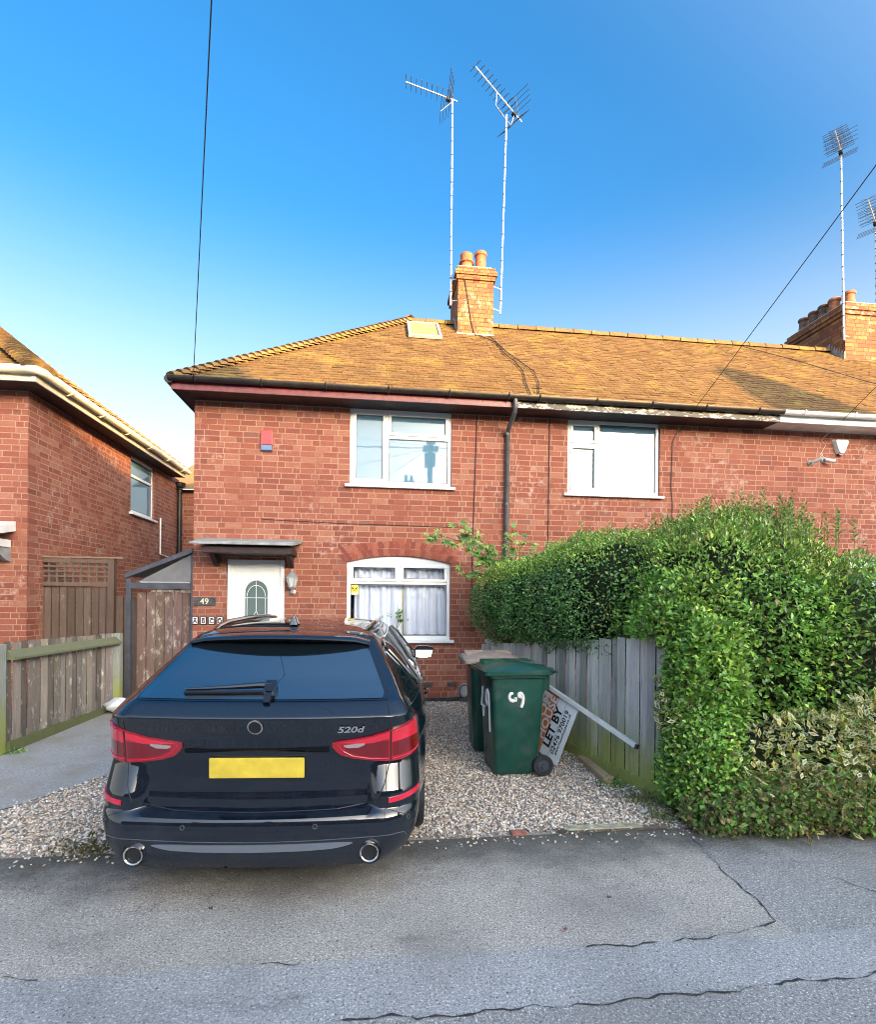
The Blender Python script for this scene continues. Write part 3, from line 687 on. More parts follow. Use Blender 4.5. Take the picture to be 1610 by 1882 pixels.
# roof light
us = Vector((0, RY-EY, RZ-EZ)).normalized(); nv = Vector((0, -us.z, us.y))
def on_roof(x, y, d=0): return Vector((x, y, EZ+TP*(y-EY)))+nv*d
g = MB(); c = on_roof(.92, 10.32, .05)
for a in (-.29, .29): g.obox(c+Vector((a, 0, 0)), (.025, 0, 0), us*.44, nv*.035)
g.obox(c+us*.42, (.29, 0, 0), us*.03, nv*.035); g.obox(c-us*.43, (.32, 0, 0), us*.04, nv*.025)
rl = g.build('roof_light', M['lead'], hA)
g = MB(); g.obox(c, (.27, 0, 0), us*.40, nv*.012); g.build('pane', simple('lichened roof glass', (.26, .22, .09), .6, var=.3, scale=30, bump=.2), rl)
# downpipe shared at the party line
g = MB(); g.tube([(2.10, EY-.07, 4.74), (2.10, EY-.07, 4.62), (2.10, EY-.05, 4.56), (2.09, YF-.10, 4.40), (2.09, YF-.055, 4.33), (2.08, YF-.055, 2.0), (2.07, YF-.055, .12)], .036, 12)
for z in (4.31, 3.2, 1.9): g.lathe((2.08, YF-.055, z), (0, 0, 1), [(0, .036), (.0, .044), (.05, .044), (.05, .036)], 12)
g.build('downpipe', M['grey_pl'], hA, smooth=True)
# air bricks
for xx in (.86, 1.24):
    g = MB(); g.box((xx-.075, YF-.014, .34), (xx+.075, YF+.02, .40))
    for k in range(6): g.box((xx-.062+k*.022, YF-.018, .35), (xx-.054+k*.022, YF-.010, .39))
    g.build('air_brick', M['grey_pl'], hA)

# ---- house B
hB = root('brick_house', (4.5, YF, .1), 'red brick middle house with peeling black fascia behind the tall hedge', 'house', 'brick houses in the street')
g = MB(); holed_wall(g, YF, 2.12, 6.52, 0, 4.68, [(3.10, 4.68, 3.45, 4.645), (3.1, 4.68, 1.06, 2.27)], .12)
g.build('wall', M['brick'], hB); g = MB(); g.add([(2.12, 13.5, 0), (6.52, 13.5, 0), (6.52, 13.5, 4.68), (2.12, 13.5, 4.68)], [(3, 2, 1, 0)]); g.build('rear_wall', M['brick'], hB)
roof_front('roof', hB, 2.12, 6.52, seed=12)
g = MB(); half_round(g, (2.12, RY, RZ+.03), (6.52, RY, RZ+.03), seed=6); g.build('ridge_tiles', M['tile'], hB, smooth=True)
eaves(hB, 2.12, 6.52, 'peel', 'black_pl')
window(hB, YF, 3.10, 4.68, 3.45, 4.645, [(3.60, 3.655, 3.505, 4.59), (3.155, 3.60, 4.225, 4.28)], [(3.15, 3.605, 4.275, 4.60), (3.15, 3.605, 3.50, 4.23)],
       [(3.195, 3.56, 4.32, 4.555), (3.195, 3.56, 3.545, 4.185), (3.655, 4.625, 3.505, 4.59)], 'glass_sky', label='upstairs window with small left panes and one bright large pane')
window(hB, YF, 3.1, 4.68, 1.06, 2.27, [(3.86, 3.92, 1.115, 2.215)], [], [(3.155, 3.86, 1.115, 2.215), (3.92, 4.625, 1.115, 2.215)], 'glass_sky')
# ---- house C
hC = root('brick_house', (9.5, YF, .1), 'red brick house with white gutter and long chimney stack beyond the hedge', 'house', 'brick houses in the street')
g = MB(); holed_wall(g, YF, 6.52, 15.5, 0, 4.68, [(7.9, 9.5, .95, 2.25)], .12)
g.add([(6.52, 13.5, 0), (15.5, 13.5, 0), (15.5, 13.5, 4.68), (6.52, 13.5, 4.68)], [(3, 2, 1, 0)]); gable_side(g, 15.5, YF, 13.5, 0, 4.68); g.build('wall', M['brick'], hC)
roof_front('roof', hC, 6.52, 15.6, seed=13)
g = MB(); half_round(g, (6.52, RY, RZ+.03), (15.6, RY, RZ+.03), seed=7); g.build('ridge_tiles', M['tile'], hC, smooth=True)
eaves(hC, 6.52, 15.6, 'white_paint', 'cream' if False else 'white_pl', white=True)
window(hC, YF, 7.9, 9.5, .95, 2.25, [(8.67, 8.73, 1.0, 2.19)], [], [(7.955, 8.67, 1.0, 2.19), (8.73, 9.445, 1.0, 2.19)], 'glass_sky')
g = MB(); g.prism([(7.75, YF, 2.46), (7.75, YF-.45, 2.40), (7.75, YF-.45, 2.43), (7.75, YF, 2.52)], (2.0, 0, 0)); wc = g.build('window_canopy', M['lead'], hC)
g = MB(); g.box((7.76, YF-.44, 2.29), (9.74, YF-.41, 2.398)); g.build('canopy_fascia', M['white_paint'], wc)
chC = chimney(hC, 10.13, 10.95, 10.45, 12.05, 6.4, 8.24, 'brick_sun_tinted', 6.90)
for i, (yy_, mt) in enumerate(((10.70, 'terracotta'), (10.98, 'terracotta'), (11.26, 'pot_dark'), (11.54, 'pot_dark'), (11.84, 'pot_dark'))):
    pot(chC, 10.36 if i else 10.45, yy_, 8.26, .36, .12, mt)
pot(chC, 10.72, 11.2, 8.26, .36, .12, 'pot_dark')
g = MB(); st = []
for k in range(7): y0 = 10.45+k*.065; zb = EZ+TP*(y0-EY)+.02; g.prism([(10.116, y0, zb-.03), (10.116, y0, zb+.17), (10.116, y0+.063, zb+.10), (10.116, y0+.063, zb+.02)], (.015, 0, 0))
g.build('stepped_flashing', M['lead'], chC)

# ---- left house
hD = root('brick_house', (-5.1, YF, .1), 'red brick neighbouring house on the left with cream gutter and a hipped roof', 'house', 'brick houses in the street')
XD = -4.95
g = MB(); holed_wall(g, YF, -11.5, XD, 0, 4.68, [], .12)
holed_wall(g, XD, YF, 13.4, 0, 4.68, [(11.58, 12.75, 3.44, 4.60)], .12, axis='x')
g.add([(-4.30, 14.3, 0), (XD, 14.3, 0), (XD, 14.3, 4.45), (-4.30, 14.3, 4.45)], [(1, 0, 3, 2)]); g.add([(-11.5, 13.4, 0), (XD, 13.4, 0), (XD, 13.4, 4.68), (-11.5, 13.4, 4.68)], [(3, 2, 1, 0)])
g.add([(XD, 13.4, 0), (XD, 14.3, 0), (XD, 14.3, 4.68), (XD, 13.4, 4.68)], [(0, 1, 2, 3)])
g.add([(-4.30, 14.3, 0), (-4.30, 17, 0), (-4.30, 17, 4.45), (-4.30, 14.3, 4.45)], [(0, 1, 2, 3)]); g.build('wall', M['brick'], hD)
XE = -4.62; XR = -8.0; BK = 2*RY-EY
g = MB(); sl_ = math.hypot(XE-XR, RZ-EZ); us2 = Vector((XR-XE, 0, RZ-EZ)).normalized(); n2 = Vector((us2.z, 0, -us2.x))
tiles(g, (XE, EY, EZ-.012), (0, 1, 0), us2, n2, BK-EY, sl_, left=lambda s: (RY-EY)*s/sl_, right=lambda s: (BK-EY)-(RY-EY)*s/sl_, seed=21)
tiles(g, (-11.5, EY, EZ-.012), (1, 0, 0), us, nv, 11.5+XE, math.hypot(RY-EY, RZ-EZ), right=lambda s: 11.5+XE-(XE-XR)*s/math.hypot(RY-EY, RZ-EZ), seed=22)
c = (.30, .17, .08)
g.add([(XE, EY, EZ-.03), (XE, BK, EZ-.03), (XR, RY, RZ-.03)], [(0, 1, 2)], c); g.add([(-11.5, EY, EZ-.03), (XE, EY, EZ-.03), (XR, RY, RZ-.03), (-11.5, RY, RZ-.03)], [(0, 1, 2, 3)], c)
g.add([(-11.5, BK, EZ-.03), (XE, BK, EZ-.03), (XR, RY, RZ-.03), (-11.5, RY, RZ-.03)], [(3, 2, 1, 0)], c)
g.build('roof', M['tile'], hD)
g = MB(); bonnets(g, (XE, EY+.02, EZ+.03), (XR, RY, RZ+.03), 31, .115, .15); bonnets(g, (XE, BK-.02, EZ+.02), (XR, RY, RZ+.02), 32, .13, .10)
half_round(g, (-11.5, RY, RZ+.03), (XR, RY, RZ+.03)); g.build('ridge_tiles', M['tile'], hD, smooth=True)
def guttertube(h, pts, mat):
    g = MB(); g.tube(pts, .058, 12); o = g.build('gutter', M[mat], h, smooth=True, sharp=60); return o
M['gutter_cream'] = simple('cream gutter', (.62, .58, .44), .35, var=.1)
go = guttertube(hD, [(-11.5, EY-.075, EZ-.03), (XE-.05, EY-.075, EZ-.03), (XE+.03, EY-.06, EZ-.03), (XE+.07, EY+.04, EZ-.03), (XE+.07, BK, EZ-.03)], 'gutter_cream')
for yy_ in np.arange(8.6, BK, .95):
    g = MB(); g.tube([(XE-.0, yy_, EZ-.09), (XE+.05, yy_, EZ-.10), (XE+.12, yy_, EZ-.07), (XE+.138, yy_, EZ-.02)], .012, 6); g.build('gutter_bracket', M['gutter_cream'], go)
g = MB(); g.box((-11.5, EY-.012, 4.632), (XE, EY+.012, 4.775)); g.box((XE-.024, EY+.012, 4.632), (XE, BK, 4.775)); g.build('fascia', M['gutter_cream'], hD)
g = MB(); g.box((-11.5, EY+.012, 4.640), (XE-.024, YF+.02, 4.660)); g.box((XD-.02, YF+.02, 4.641), (XE-.024, BK, 4.661)); g.build('soffit', M['soffit'], hD)
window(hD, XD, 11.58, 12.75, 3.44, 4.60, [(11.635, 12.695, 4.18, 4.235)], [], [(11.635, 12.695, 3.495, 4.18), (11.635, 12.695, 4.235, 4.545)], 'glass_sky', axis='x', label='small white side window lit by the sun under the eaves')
g = MB(); g.tube([(XD+.07, 14.15, 4.60), (XD+.07, 14.15, 2.4), (XD+.07, 14.15, .1)], .055, 12)
g.lathe((XD+.07, 14.15, 4.42), (0, 0, 1), [(0, .055), (.06, .12), (.16, .14), (.17, .10)], 12); g.lathe((XD+.07, 14.15, 2.75), (0, 0, 1), [(0, .07), (.10, .07)], 12); g.build('downpipe', M['black_pl'], hD, smooth=True)
g = MB(); g.tube([(XD+.03, 13.05, 3.53), (XD+.03, 13.05, 2.70), (XD+.03, 13.6, 2.66)], .018, 8); g.build('overflow_pipe', M['white_pl'], hD)
g = MB(); g.add([(-4.2, 14.05, 4.42), (XD-.4, 14.05, 4.42), (XD-.4, 16.5, 5.6), (-4.2, 16.5, 5.6)], [(0, 1, 2, 3)], (.27, .15, .07))
bonnets(g, (-4.2, 14.05, 4.45), (-4.2, 16.5, 5.6), 3, .14, .09); g.build('rear_roof', M['tile'], hD)
# porch of the left house
g = MB(); g.prism([(-6.6, YF, 2.62), (-6.6, YF-.55, 2.50), (-6.6, YF-.55, 2.60), (-6.6, YF, 2.76)], (1.50, 0, 0)); g.box((-6.58, YF-.5, 2.38), (-5.15, YF-.02, 2.49)); pc = g.build('door_canopy', M['white_paint'], hD, bevel=.006)
g = MB(); g.prism([(-5.24, YF, 2.18), (-5.24, YF-.1, 2.2), (-5.24, YF-.42, 2.36), (-5.24, YF, 2.379)], (.08, 0, 0)); g.build('canopy_bracket', M['lead'], pc)

# ------------------------------------------------------------------ aerials, cables, boxes on the walls
def aerial(base, top, dirv, blen, nel, elen, refl, label, mount=None, offset=0.0, tilt=0.0, bands=15, cradle=False):
    r_ = root('television_aerial', base, label, 'aerial', 'television aerials on the chimneys')
    base, top = Vector(base), Vector(top)
    g = MB(); g.tube([base, top], .021, 8); g.mi = 1
    for k in range(1, bands):
        q = base.lerp(top, k/bands); ax = (top-base).normalized(); g.tube([q-ax*.012, q+ax*.012], .0235, 8)
    g.build('mast', [M['alu'], M['darkmetal']], r_, smooth=True)
    d = Vector(dirv).normalized(); sd = d.cross(Vector((0, 0, 1))).normalized(); up = sd.cross(d)
    p1 = top+up*offset+d*blen; p0 = top+up*offset-d*(.10 if not cradle else .42)
    g = MB(); g.tube([p0, p1], .013, 6)
    if cradle: g.tube([top+d*.34+up*offset, top+d*.30-up*.06, top-up*.10, top-d*.16-up*.10, top-d*.2+up*offset], .010, 6)
    g.build('boom', M['alu'], r_)
    g = MB(); n = nel
    for k in range(n):
        q = p0.lerp(p1, .20+.80*k/(n-1) if not cradle else .26+.74*k/(n-1)); L = elen*(1-.015*k)
        for s in (1, -1):
            g.tube([q+up*.012, q+up*.012+sd*s*L*.5+up*(.0)], .0058, 5)
            g.tube([q+up*.012, q+up*.012+sd*s*L*.28+up*.05], .004, 4)
    g.build('element', M['darkmetal'], r_)
    g = MB(); c = p0+d*.07
    for s in (1, -1):
        arm = (up*s*.9+d*.55*1).normalized(); tip = c+arm*refl; g.tube([c, tip], .008, 5)
        for k in range(4):
            q = c+arm*refl*(.35+.65*k/3); g.tube([q-sd*refl*.85, q+sd*refl*.85], .0055, 5)
    g.build('reflector', M['darkmetal'], r_)
    g = MB(); q = p0.lerp(p1, .17); g.obox(q-up*.03, d*.045, sd*.035, up*.025); g.build('dipole_box', M['black_pl'], r_)
    if mount:
        g = MB()
        for m in mount: g.tube([Vector(m[0]), Vector(m[1])], .011, 6)
        g.build('wall_bracket', M['alu'], r_)
    return r_
aerial((1.475, 10.55, 7.57), (1.47, 10.55, 11.66), (-1, .05, .30), .98, 9, .34, .36, 'tall grey mast aerial left of the chimney on the house numbered 49', [((1.475, 10.55, 8.08), (1.75, 10.385, 8.06)), ((1.475, 10.55, 7.66), (1.75, 10.385, 7.62))], .02)
aerial((2.50, 10.60, 7.50), (2.59, 10.60, 11.55), (-.85, -.55, .22), .95, 10, .36, .42, 'leaning grey mast aerial right of the chimney on the house numbered 49', [((2.515, 10.60, 8.0), (2.30, 10.5, 8.0)), ((2.50, 10.60, 7.56), (2.30, 10.5, 7.55))], .22, cradle=True)
aerial((10.07, 10.42, 7.40), (9.95, 10.42, 11.35), (-.55, -.40, .10), .62, 11, .5, .36, 'mast aerial on the front corner of the far right chimney stack', [((10.05, 10.42, 8.1), (10.2, 10.44, 8.1)), ((10.06, 10.42, 7.5), (10.2, 10.44, 7.5))], .12)
aerial((11.05, 10.6, 7.6), (11.0, 10.6, 10.08), (-.75, -.5, .18), .8, 9, .5, .36, 'short mast aerial cut by the right edge of the photo above the far chimney', [((11.05, 10.6, 8.0), (10.95, 10.6, 8.0))], .05)

def cable(pts, r, label, name='overhead_cable', cat='cable', sag=0, mat='cable', group=None):
    P = []
    pts = [Vector(p) for p in pts]
    if sag:
        a, b = pts; P = [a.lerp(b, t)-Vector((0, 0, sag*4*t*(1-t))) for t in np.linspace(0, 1, 30)]
    else: P = pts
    g = MB(); g.tube(P, r, 6); o = g.build(name, M[mat], smooth=True); tag(o, label, cat, group); return o
POLE = Vector((2.4, -6.4, 8.45))
OH = 'overhead cables from the street pole'
cable([(-2.56, EY-.03, 4.72), POLE], .0052, 'black overhead cable rising steeply from the left roof corner', sag=.12, group=OH)
cable([(4.98, EY-.03, 4.70), POLE+Vector((.2, 0, -.05))], .0052, 'black overhead cable slanting across the sky from the middle house', sag=.12, group=OH)
cable([(7.62, EY-.04, 4.71), POLE+Vector((.3, 0, -.1))], .0052, 'black overhead cable reaching the white gutter by the right edge', sag=.15, group=OH)
WC = 'cables clipped to the brick walls'
cable([(1.62, EY-.02, 4.70), (1.60, YF-.01, 4.62), (1.585, YF-.01, 4.0), (1.565, YF-.01, 3.2), (1.55, YF-.01, 2.6), (1.54, YF-.01, 1.2)], .0065, 'thin black cable running down the brickwork left of the drainpipe', 'wall_cable', group=WC)
cable([(2.79, YF-.01, 4.63), (2.785, YF-.01, 3.6), (2.78, YF-.01, 2.4), (2.78, YF-.01, 1.0)], .006, 'thin dark cable running down between the drainpipe and bright window', 'wall_cable', group=WC)
cable([(4.98, EY-.03, 4.70), (5.03, YF-.03, 4.55), (4.95, YF-.012, 4.46), (4.90, YF-.012, 4.35), (4.88, YF-.012, 3.6), (4.91, YF-.012, 3.3), (4.87, YF-.012, 2.5), (4.86, YF-.012, 1.3)], .0065, 'looped black cable dropping right of the bright upstairs window', 'wall_cable', group=WC)
cable([(-1.70, YF-.006, 2.915), (-1.66, YF-.006, 2.885), (-.5, YF-.006, 2.855), (.6, YF-.006, 2.845), (1.56, YF-.006, 2.83)], .0045, 'thin dark cable crossing the bricks above the door and arched window', 'wall_cable', group=WC)
cable([(7.62, EY-.04, 4.71), (7.60, YF-.02, 4.5), (7.70, YF-.01, 4.42), (7.6, YF-.01, 4.25), (7.74, YF-.01, 4.18)], .004, 'thin pale cable hanging from the white gutter to the cameras', 'wall_cable', mat='white_pl', group=WC)
RC = 'aerial leads trailing over the roofs'
def roofpts(l): return [on_roof(x, y, .035) for x, y in l]
cable([(1.72, 10.38, 8.05), (1.80, 10.385, 7.6), (1.86, 10.385, 7.2), (1.93, 10.385, 6.95)]+roofpts([(1.98, 10.30), (2.12, 10.15), (2.27, 9.98), (2.30, 9.75), (2.30, 9.5), (2.42, 9.15), (2.47, 8.8), (2.40, 8.4), (2.36, 7.98)])+[(2.36, EY-.02, 4.7)], .008, 'black aerial lead crossing the chimney face and dropping down the roof tiles', 'roof_cable', group=RC)
cable(roofpts([(2.2, 10.28), (2.28, 10.0), (2.36, 9.6), (2.50, 9.2), (2.66, 8.8), (2.62, 8.4), (2.50, 8.0)]), .008, 'second black aerial lead snaking to the gutter below the chimney', 'roof_cable', group=RC)
cable([on_roof(7.9, 10.7, .04), on_roof(8.6, 10.1, .05), on_roof(9.4, 9.3, .04), on_roof(9.9, 8.9, .04)], .008, 'black cable slanting down the tiles below the far right chimney', 'roof_cable', group=RC)

def thing(mb, name, mat, label, cat, group=None, **k): return tag(mb.build(name, mat, **k), label, cat, group)
# alarm boxes
a = root('alarm_box', (-1.62, YF, 4.05), 'red burglar alarm box on the brick wall above the door', 'alarm box')
g = MB(); g.prism([(-1.705, YF, 3.99), (-1.705, YF-.07, 4.0), (-1.705, YF-.055, 4.215), (-1.705, YF, 4.22)], (.175, 0, 0)); g.build('case', M['red_pl'], a, bevel=.008)
g = MB(); g.prism([(-1.700, YF, 3.90), (-1.700, YF-.06, 3.92), (-1.700, YF-.068, 3.995), (-1.700, YF, 3.988)], (.165, 0, 0)); g.build('strobe', simple('blue lens', (.16, .24, .38), .2), a, bevel=.006)
a = root('alarm_box', (7.96, YF, 4.38), 'white shield shaped alarm box under the white gutter', 'alarm box')
g = MB(); ol = [(-.145, .10), (-.12, .135), (.12, .135), (.145, .10), (.05, -.12), (.0, -.135), (-.05, -.12)]
P0 = [(7.96+x, YF-.002, 4.39+z) for x, z in ol]; P1 = [(7.96+x*.82, YF-.075, 4.39+z*.84) for x, z in ol]
g.grid([P0, P1], closed=True, flip=True); g.add(P1, [tuple(range(7))]); g.build('case', M['white_pl'], a)
g = MB(); g.tube([(7.89+.14*t, YF-.079, 4.425+.018*math.sin(t*5)) for t in np.linspace(0, 1, 8)], .003, 4); g.build('logo_stroke', simple('grey blue print', (.35, .42, .48), .5), a)
g = MB(); g.prism([(7.91, YF-.055, 4.272), (8.01, YF-.055, 4.272), (7.99, YF-.055, 4.245), (7.93, YF-.055, 4.245)], (0, .05, 0)); g.build('strobe', M['burg'], a)
def camera_(x, z, dv, label):
    r_ = root('security_camera', (x, YF, z), label, 'security camera', 'cameras beside the white alarm box'); dv = Vector(dv).normalized()
    g = MB(); g.lathe((x, YF, z), (0, -1, 0), [(0, .052), (.012, .05), (.03, .022), (.06, .018)], 16); g.build('mount', M['lead'], r_, smooth=True)
    g = MB(); o = Vector((x, YF-.055, z)); g.lathe(o-dv*.01, dv, [(0, .018), (.02, .026), (.13, .03), (.135, .034), (.15, .034), (.15, .026), (.135, .024)], 16); g.build('body', M['white_pl'], r_, smooth=True)
camera_(7.41, 4.10, (.6, -.8, .35), 'small round grey security camera left of its pair on the brick wall')
camera_(7.66, 4.16, (.9, -.45, -.35), 'small white bullet camera just below the white alarm box')
# wall lantern
l = root('wall_lantern', (-1.22, YF, 1.9), 'silver half lantern on the brick wall right of the white door', 'wall light')
g = MB(); xx = -1.215
def hexring(r, z): return [(xx+r*math.cos(a), YF-.115-r*math.sin(a), z) for a in np.linspace(0, 2*math.pi, 7)[:-1]]
g.tube([(xx, YF, 1.80), (xx, YF-.05, 1.76), (xx, YF-.11, 1.78), (xx, YF-.115, 1.86)], .013, 8); g.lathe((xx, YF, 1.79), (0, -1, 0), [(0, .045), (.015, .04), (.025, .02)], 14)
rw = [hexring(.035, 1.845), hexring(.05, 1.865), hexring(.05, 1.87)]; g.grid(rw, closed=True); g.add(rw[0], [tuple(range(6))[::-1]]); g.add(rw[2], [tuple(range(6))])
rw = [hexring(.088, 2.0), hexring(.09, 2.012), hexring(.05, 2.075), hexring(.022, 2.10), hexring(.012, 2.13)]; g.grid(rw, closed=True); g.add(rw[0], [tuple(range(6))[::-1]]); g.add(rw[-1], [tuple(range(6))])
for p, q in zip(hexring(.05, 1.87), hexring(.080, 2.0)): g.tube([p, q], .006, 5)
g.build('lantern_frame', M['alu'], l)
g = MB(); rw = [hexring(.046, 1.872), hexring(.076, 1.999)]; g.grid(rw, closed=True); g.build('lantern_pane', M['glass_lamp'], l)
# number plaque and flat letters
pl = root('number_plaque', (-2.5, YF, 1.63), 'dark slate plaque with pale number 49 left of the white door', 'house number')
g = MB(); g.box((-2.652, YF-.018, 1.575), (-2.345, YF-.001, 1.70)); g.build('slate_plate', M['slate'], pl, bevel=.003)
g = MB(); put_text(g, '49', .125, (-2.50, YF-.0195, 1.637), (1, 0, 0), (0, 0, 1), .001, .0012); g.build('painted_number', simple('pale gold paint', (.62, .58, .42), .5), pl)
for i, ch in enumerate('ABCD'):
    x0 = -2.672+i*.118; k = root('letter_tile', (x0+.05, YF, 1.36), 'small black framed tile reading %s below the house number plaque' % ch, 'letter tile', 'letter tiles in a row beside the door')
    g = MB(); g.box((x0, YF-.035, 1.295), (x0+.092, YF-.001, 1.418)); g.build('tile_frame', M['black_pl'], k, bevel=.012)
    g = MB(); g.box((x0+.012, YF-.0375, 1.308), (x0+.080, YF-.0352, 1.406)); g.build('tile_face', M['white_pl'], k)
    g = MB(); put_text(g, ch, .085, (x0+.046, YF-.039, 1.345), (1, 0, 0), (0, 0, 1), .003, .0008); g.box((x0+.026, YF-.0388, 1.378), (x0+.066, YF-.0376, 1.396)); g.build('tile_letter', M['slate'], k)
# sticker and plant in the arched window
s = root('window_sticker', (-.30, YF+.05, 1.86), 'yellow warning sticker with two black marks inside the arched window', 'sticker')
g = MB(); g.box((-.352, YF+.0555, 1.765), (-.235, YF+.0585, 1.915)); g.build('sticker_sheet', simple('yellow vinyl', (.75, .60, .06), .5, var=.05), s)
g = MB(); g.box((-.352, YF+.0525, 1.765), (-.235, YF+.0550, 1.80)); g.build('sticker_edge', M['cream'], s)
g = MB()
for q in (-1, 1): g.prism([(-.2935+q*.006, YF+.054, 1.840), (-.2935+q*.042, YF+.054, 1.862), (-.2935+q*.040, YF+.054, 1.885), (-.2935+q*.012, YF+.054, 1.866)], (0, .0012, 0))
g.tube([(-.335, YF+.054, 1.845), (-.2935, YF+.054, 1.822), (-.252, YF+.054, 1.845)], .003, 5); g.build('sticker_mark', M['black_pl'], s)

# ------------------------------------------------------------------ foliage
def leaf_mat(name, rough=.42, trans=.25, mul=1.0, spec=.5):
    m = bpy.data.materials.new(name); m.use_nodes = True; nt = m.node_tree; b = nt.nodes['Principled BSDF']; o = nt.nodes['Material Output']
    c = ATT(nt); nt.links.new(c, b.inputs['Base Color']); b.inputs['Roughness'].default_value = rough; b.inputs['Specular IOR Level'].default_value = spec
    t = nt.nodes.new('ShaderNodeBsdfTranslucent'); nt.links.new(c, t.inputs[0]); mx = nt.nodes.new('ShaderNodeMixShader'); mx.inputs[0].default_value = trans
    nt.links.new(b.outputs[0], mx.inputs[1]); nt.links.new(t.outputs[0], mx.inputs[2]); nt.links.new(mx.outputs[0], o.inputs[0]); return m
M['leaf'] = leaf_mat('green leaf', .30, .18); M['leaf_soft'] = leaf_mat('soft leaf', .6, .35); M['twig'] = simple('twig', (.10, .07, .045), .85, var=.3, scale=30)
M['shoot'] = simple('green shoot', (.16, .22, .06), .7); M['core'] = simple('dark foliage core', (.018, .028, .012), 1.0, var=.5, scale=30, bump=.5, spec=.1)  # core: near-black solid standing in for the shade deep inside the foliage
def unit(v): return v/np.maximum(np.linalg.norm(v, axis=-1, keepdims=True), 1e-9)
def leaves_np(P, D, N, L, W, C, fold=.35, rimc=None):
    """P base, D direction, N normal, per-leaf length, width, colour"""
    D = unit(D); Sd = unit(np.cross(D, N)); N = np.cross(Sd, D); L = L[:, None]; W = W[:, None]
    mid = P+D*L*.48
    if rimc is None:
        a = P; b = mid+Sd*W*.5+N*W*fold*.5; t = P+D*L-N*L*.10; c = mid-Sd*W*.5+N*W*fold*.5
        V = np.stack([a, b, t, c], 1).reshape(-1, 3); n = len(P); i = np.arange(n)[:, None]*4
        F = np.concatenate([i+np.array([0, 1, 2]), i+np.array([0, 2, 3])]); return V, F, np.repeat(C, 4, 0)
    a = P; b = mid+Sd*W*.5; t = P+D*L; c = mid-Sd*W*.5; m = mid-N*W*.12
    b1 = mid+Sd*W*.14-N*W*.06; c1 = mid-Sd*W*.14-N*W*.06; a1 = P+D*L*.24; t1 = P+D*L*.68
    V = np.stack([a, b, t, c, a1, b1, t1, c1], 1).reshape(-1, 3); n = len(P); i = np.arange(n)[:, None]*8
    F = np.concatenate([i+np.array(q) for q in ((0, 1, 5), (0, 5, 4), (1, 2, 6), (1, 6, 5), (2, 3, 7), (2, 7, 6), (3, 0, 4), (3, 4, 7), (4, 5, 6), (4, 6, 7))])
    cc = np.stack([rimc]*4+[C]*4, 1).reshape(-1, 3); return V, F, cc
def lump(p, k=1.0):
    return np.sin(p[:, 0]*2.3*k+1.3*np.sin(p[:, 1]*1.9*k))*.5+np.sin(p[:, 2]*2.9*k+p[:, 0]*1.7*k+2)*.5*np.cos(p[:, 1]*2.6*k)
def blob(n, c, r, pw=2.6, depth=.16, lumpy=1.25):
    """random points in the outer shell of a superellipsoid, with outward normals"""
    d = unit(rng.normal(0, 1, (n, 3))); q = (np.abs(d)**pw).sum(1)**(-1/pw)
    sh = d*q[:, None]; r = np.array(r); c = np.array(c)
    p = c+sh*r; k = 1-np.abs(rng.normal(0, depth, n)); k = np.clip(k+lumpy*(.07*lump(p, 1.4)+.045*lump(p+5, 4.2)+.03*lump(p+9, 9)), .45, 1.16)
    P = c+(p-c)*k[:, None]; nr = unit(np.sign(sh)*np.abs(sh)**(pw-1)/r)
    return P, nr
def foliage(parts, name, mat, parent, rim=False):
    V = []; F = []; C = []; o = 0
    for a, b, c in parts: V.append(a); F.append(b+o); C.append(c); o += len(a)
    return mesh_np(name, np.vstack(V), np.vstack(F), mat, parent, np.vstack(C))
def pick(n, pal, jit=.22, w=None):
    pal = np.array(pal); i = rng.choice(len(pal), n, p=w); return np.clip(pal[i]*rng.uniform(1-jit, 1+jit, (n, 1)), 0, 1)
def clothe(P, nr, size, asp, pal, w=None, updir=.35, outw=.6, rnd=.75, fold=.35, rim=None, upn=.55):
    n = len(P); D = nr*outw+rng.normal(0, rnd, (n, 3))*.8; D[:, 2] += updir; N = nr*.7+rng.normal(0, .45, (n, 3)); N[:, 2] += upn
    L = rng.uniform(size[0], size[1], n); W = L*rng.uniform(asp*.8, asp*1.2, n)
    C = pick(n, pal, w=w)*(1+.22*lump(P*1.7+3, 1.9)+.14*lump(P+7, 6))[:, None]; C[:, 0] *= 1+.25*np.clip(lump(P+2, 2.3), 0, 1); q = rng.random(n) < .02; C[q] = np.array([.30, .22, .07])*rng.uniform(.6, 1.3, (q.sum(), 1))
    C = np.clip(C, .004, .95)
    return leaves_np(P, D, N, L, W, C, fold, rim if rim is None else pick(n, rim, .15))
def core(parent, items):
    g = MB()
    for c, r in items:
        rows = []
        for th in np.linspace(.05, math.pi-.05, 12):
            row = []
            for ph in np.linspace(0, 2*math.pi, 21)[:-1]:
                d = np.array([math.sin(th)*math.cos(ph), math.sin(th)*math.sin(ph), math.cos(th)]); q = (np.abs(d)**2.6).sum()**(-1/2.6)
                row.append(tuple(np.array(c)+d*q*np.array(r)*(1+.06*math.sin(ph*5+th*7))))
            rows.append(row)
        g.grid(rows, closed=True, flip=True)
    g.build('shade_core', M['core'], parent, smooth=True)
GREEN = [tuple(v*3.3*k_ for v, k_ in zip(q, (1.3, 1, .75))) for q in [(.030, .085, .020), (.042, .115, .026), (.055, .14, .030), (.024, .065, .022), (.075, .165, .035), (.10, .19, .04)]]
GW = [.22, .26, .2, .16, .11, .05]
DARKG = [tuple(v*2.9*k_ for v, k_ in zip(q, (1.35, 1.08, .72))) for q in [(.018, .062, .028), (.026, .085, .036), (.034, .10, .040), (.014, .045, .024), (.055, .125, .045)]]
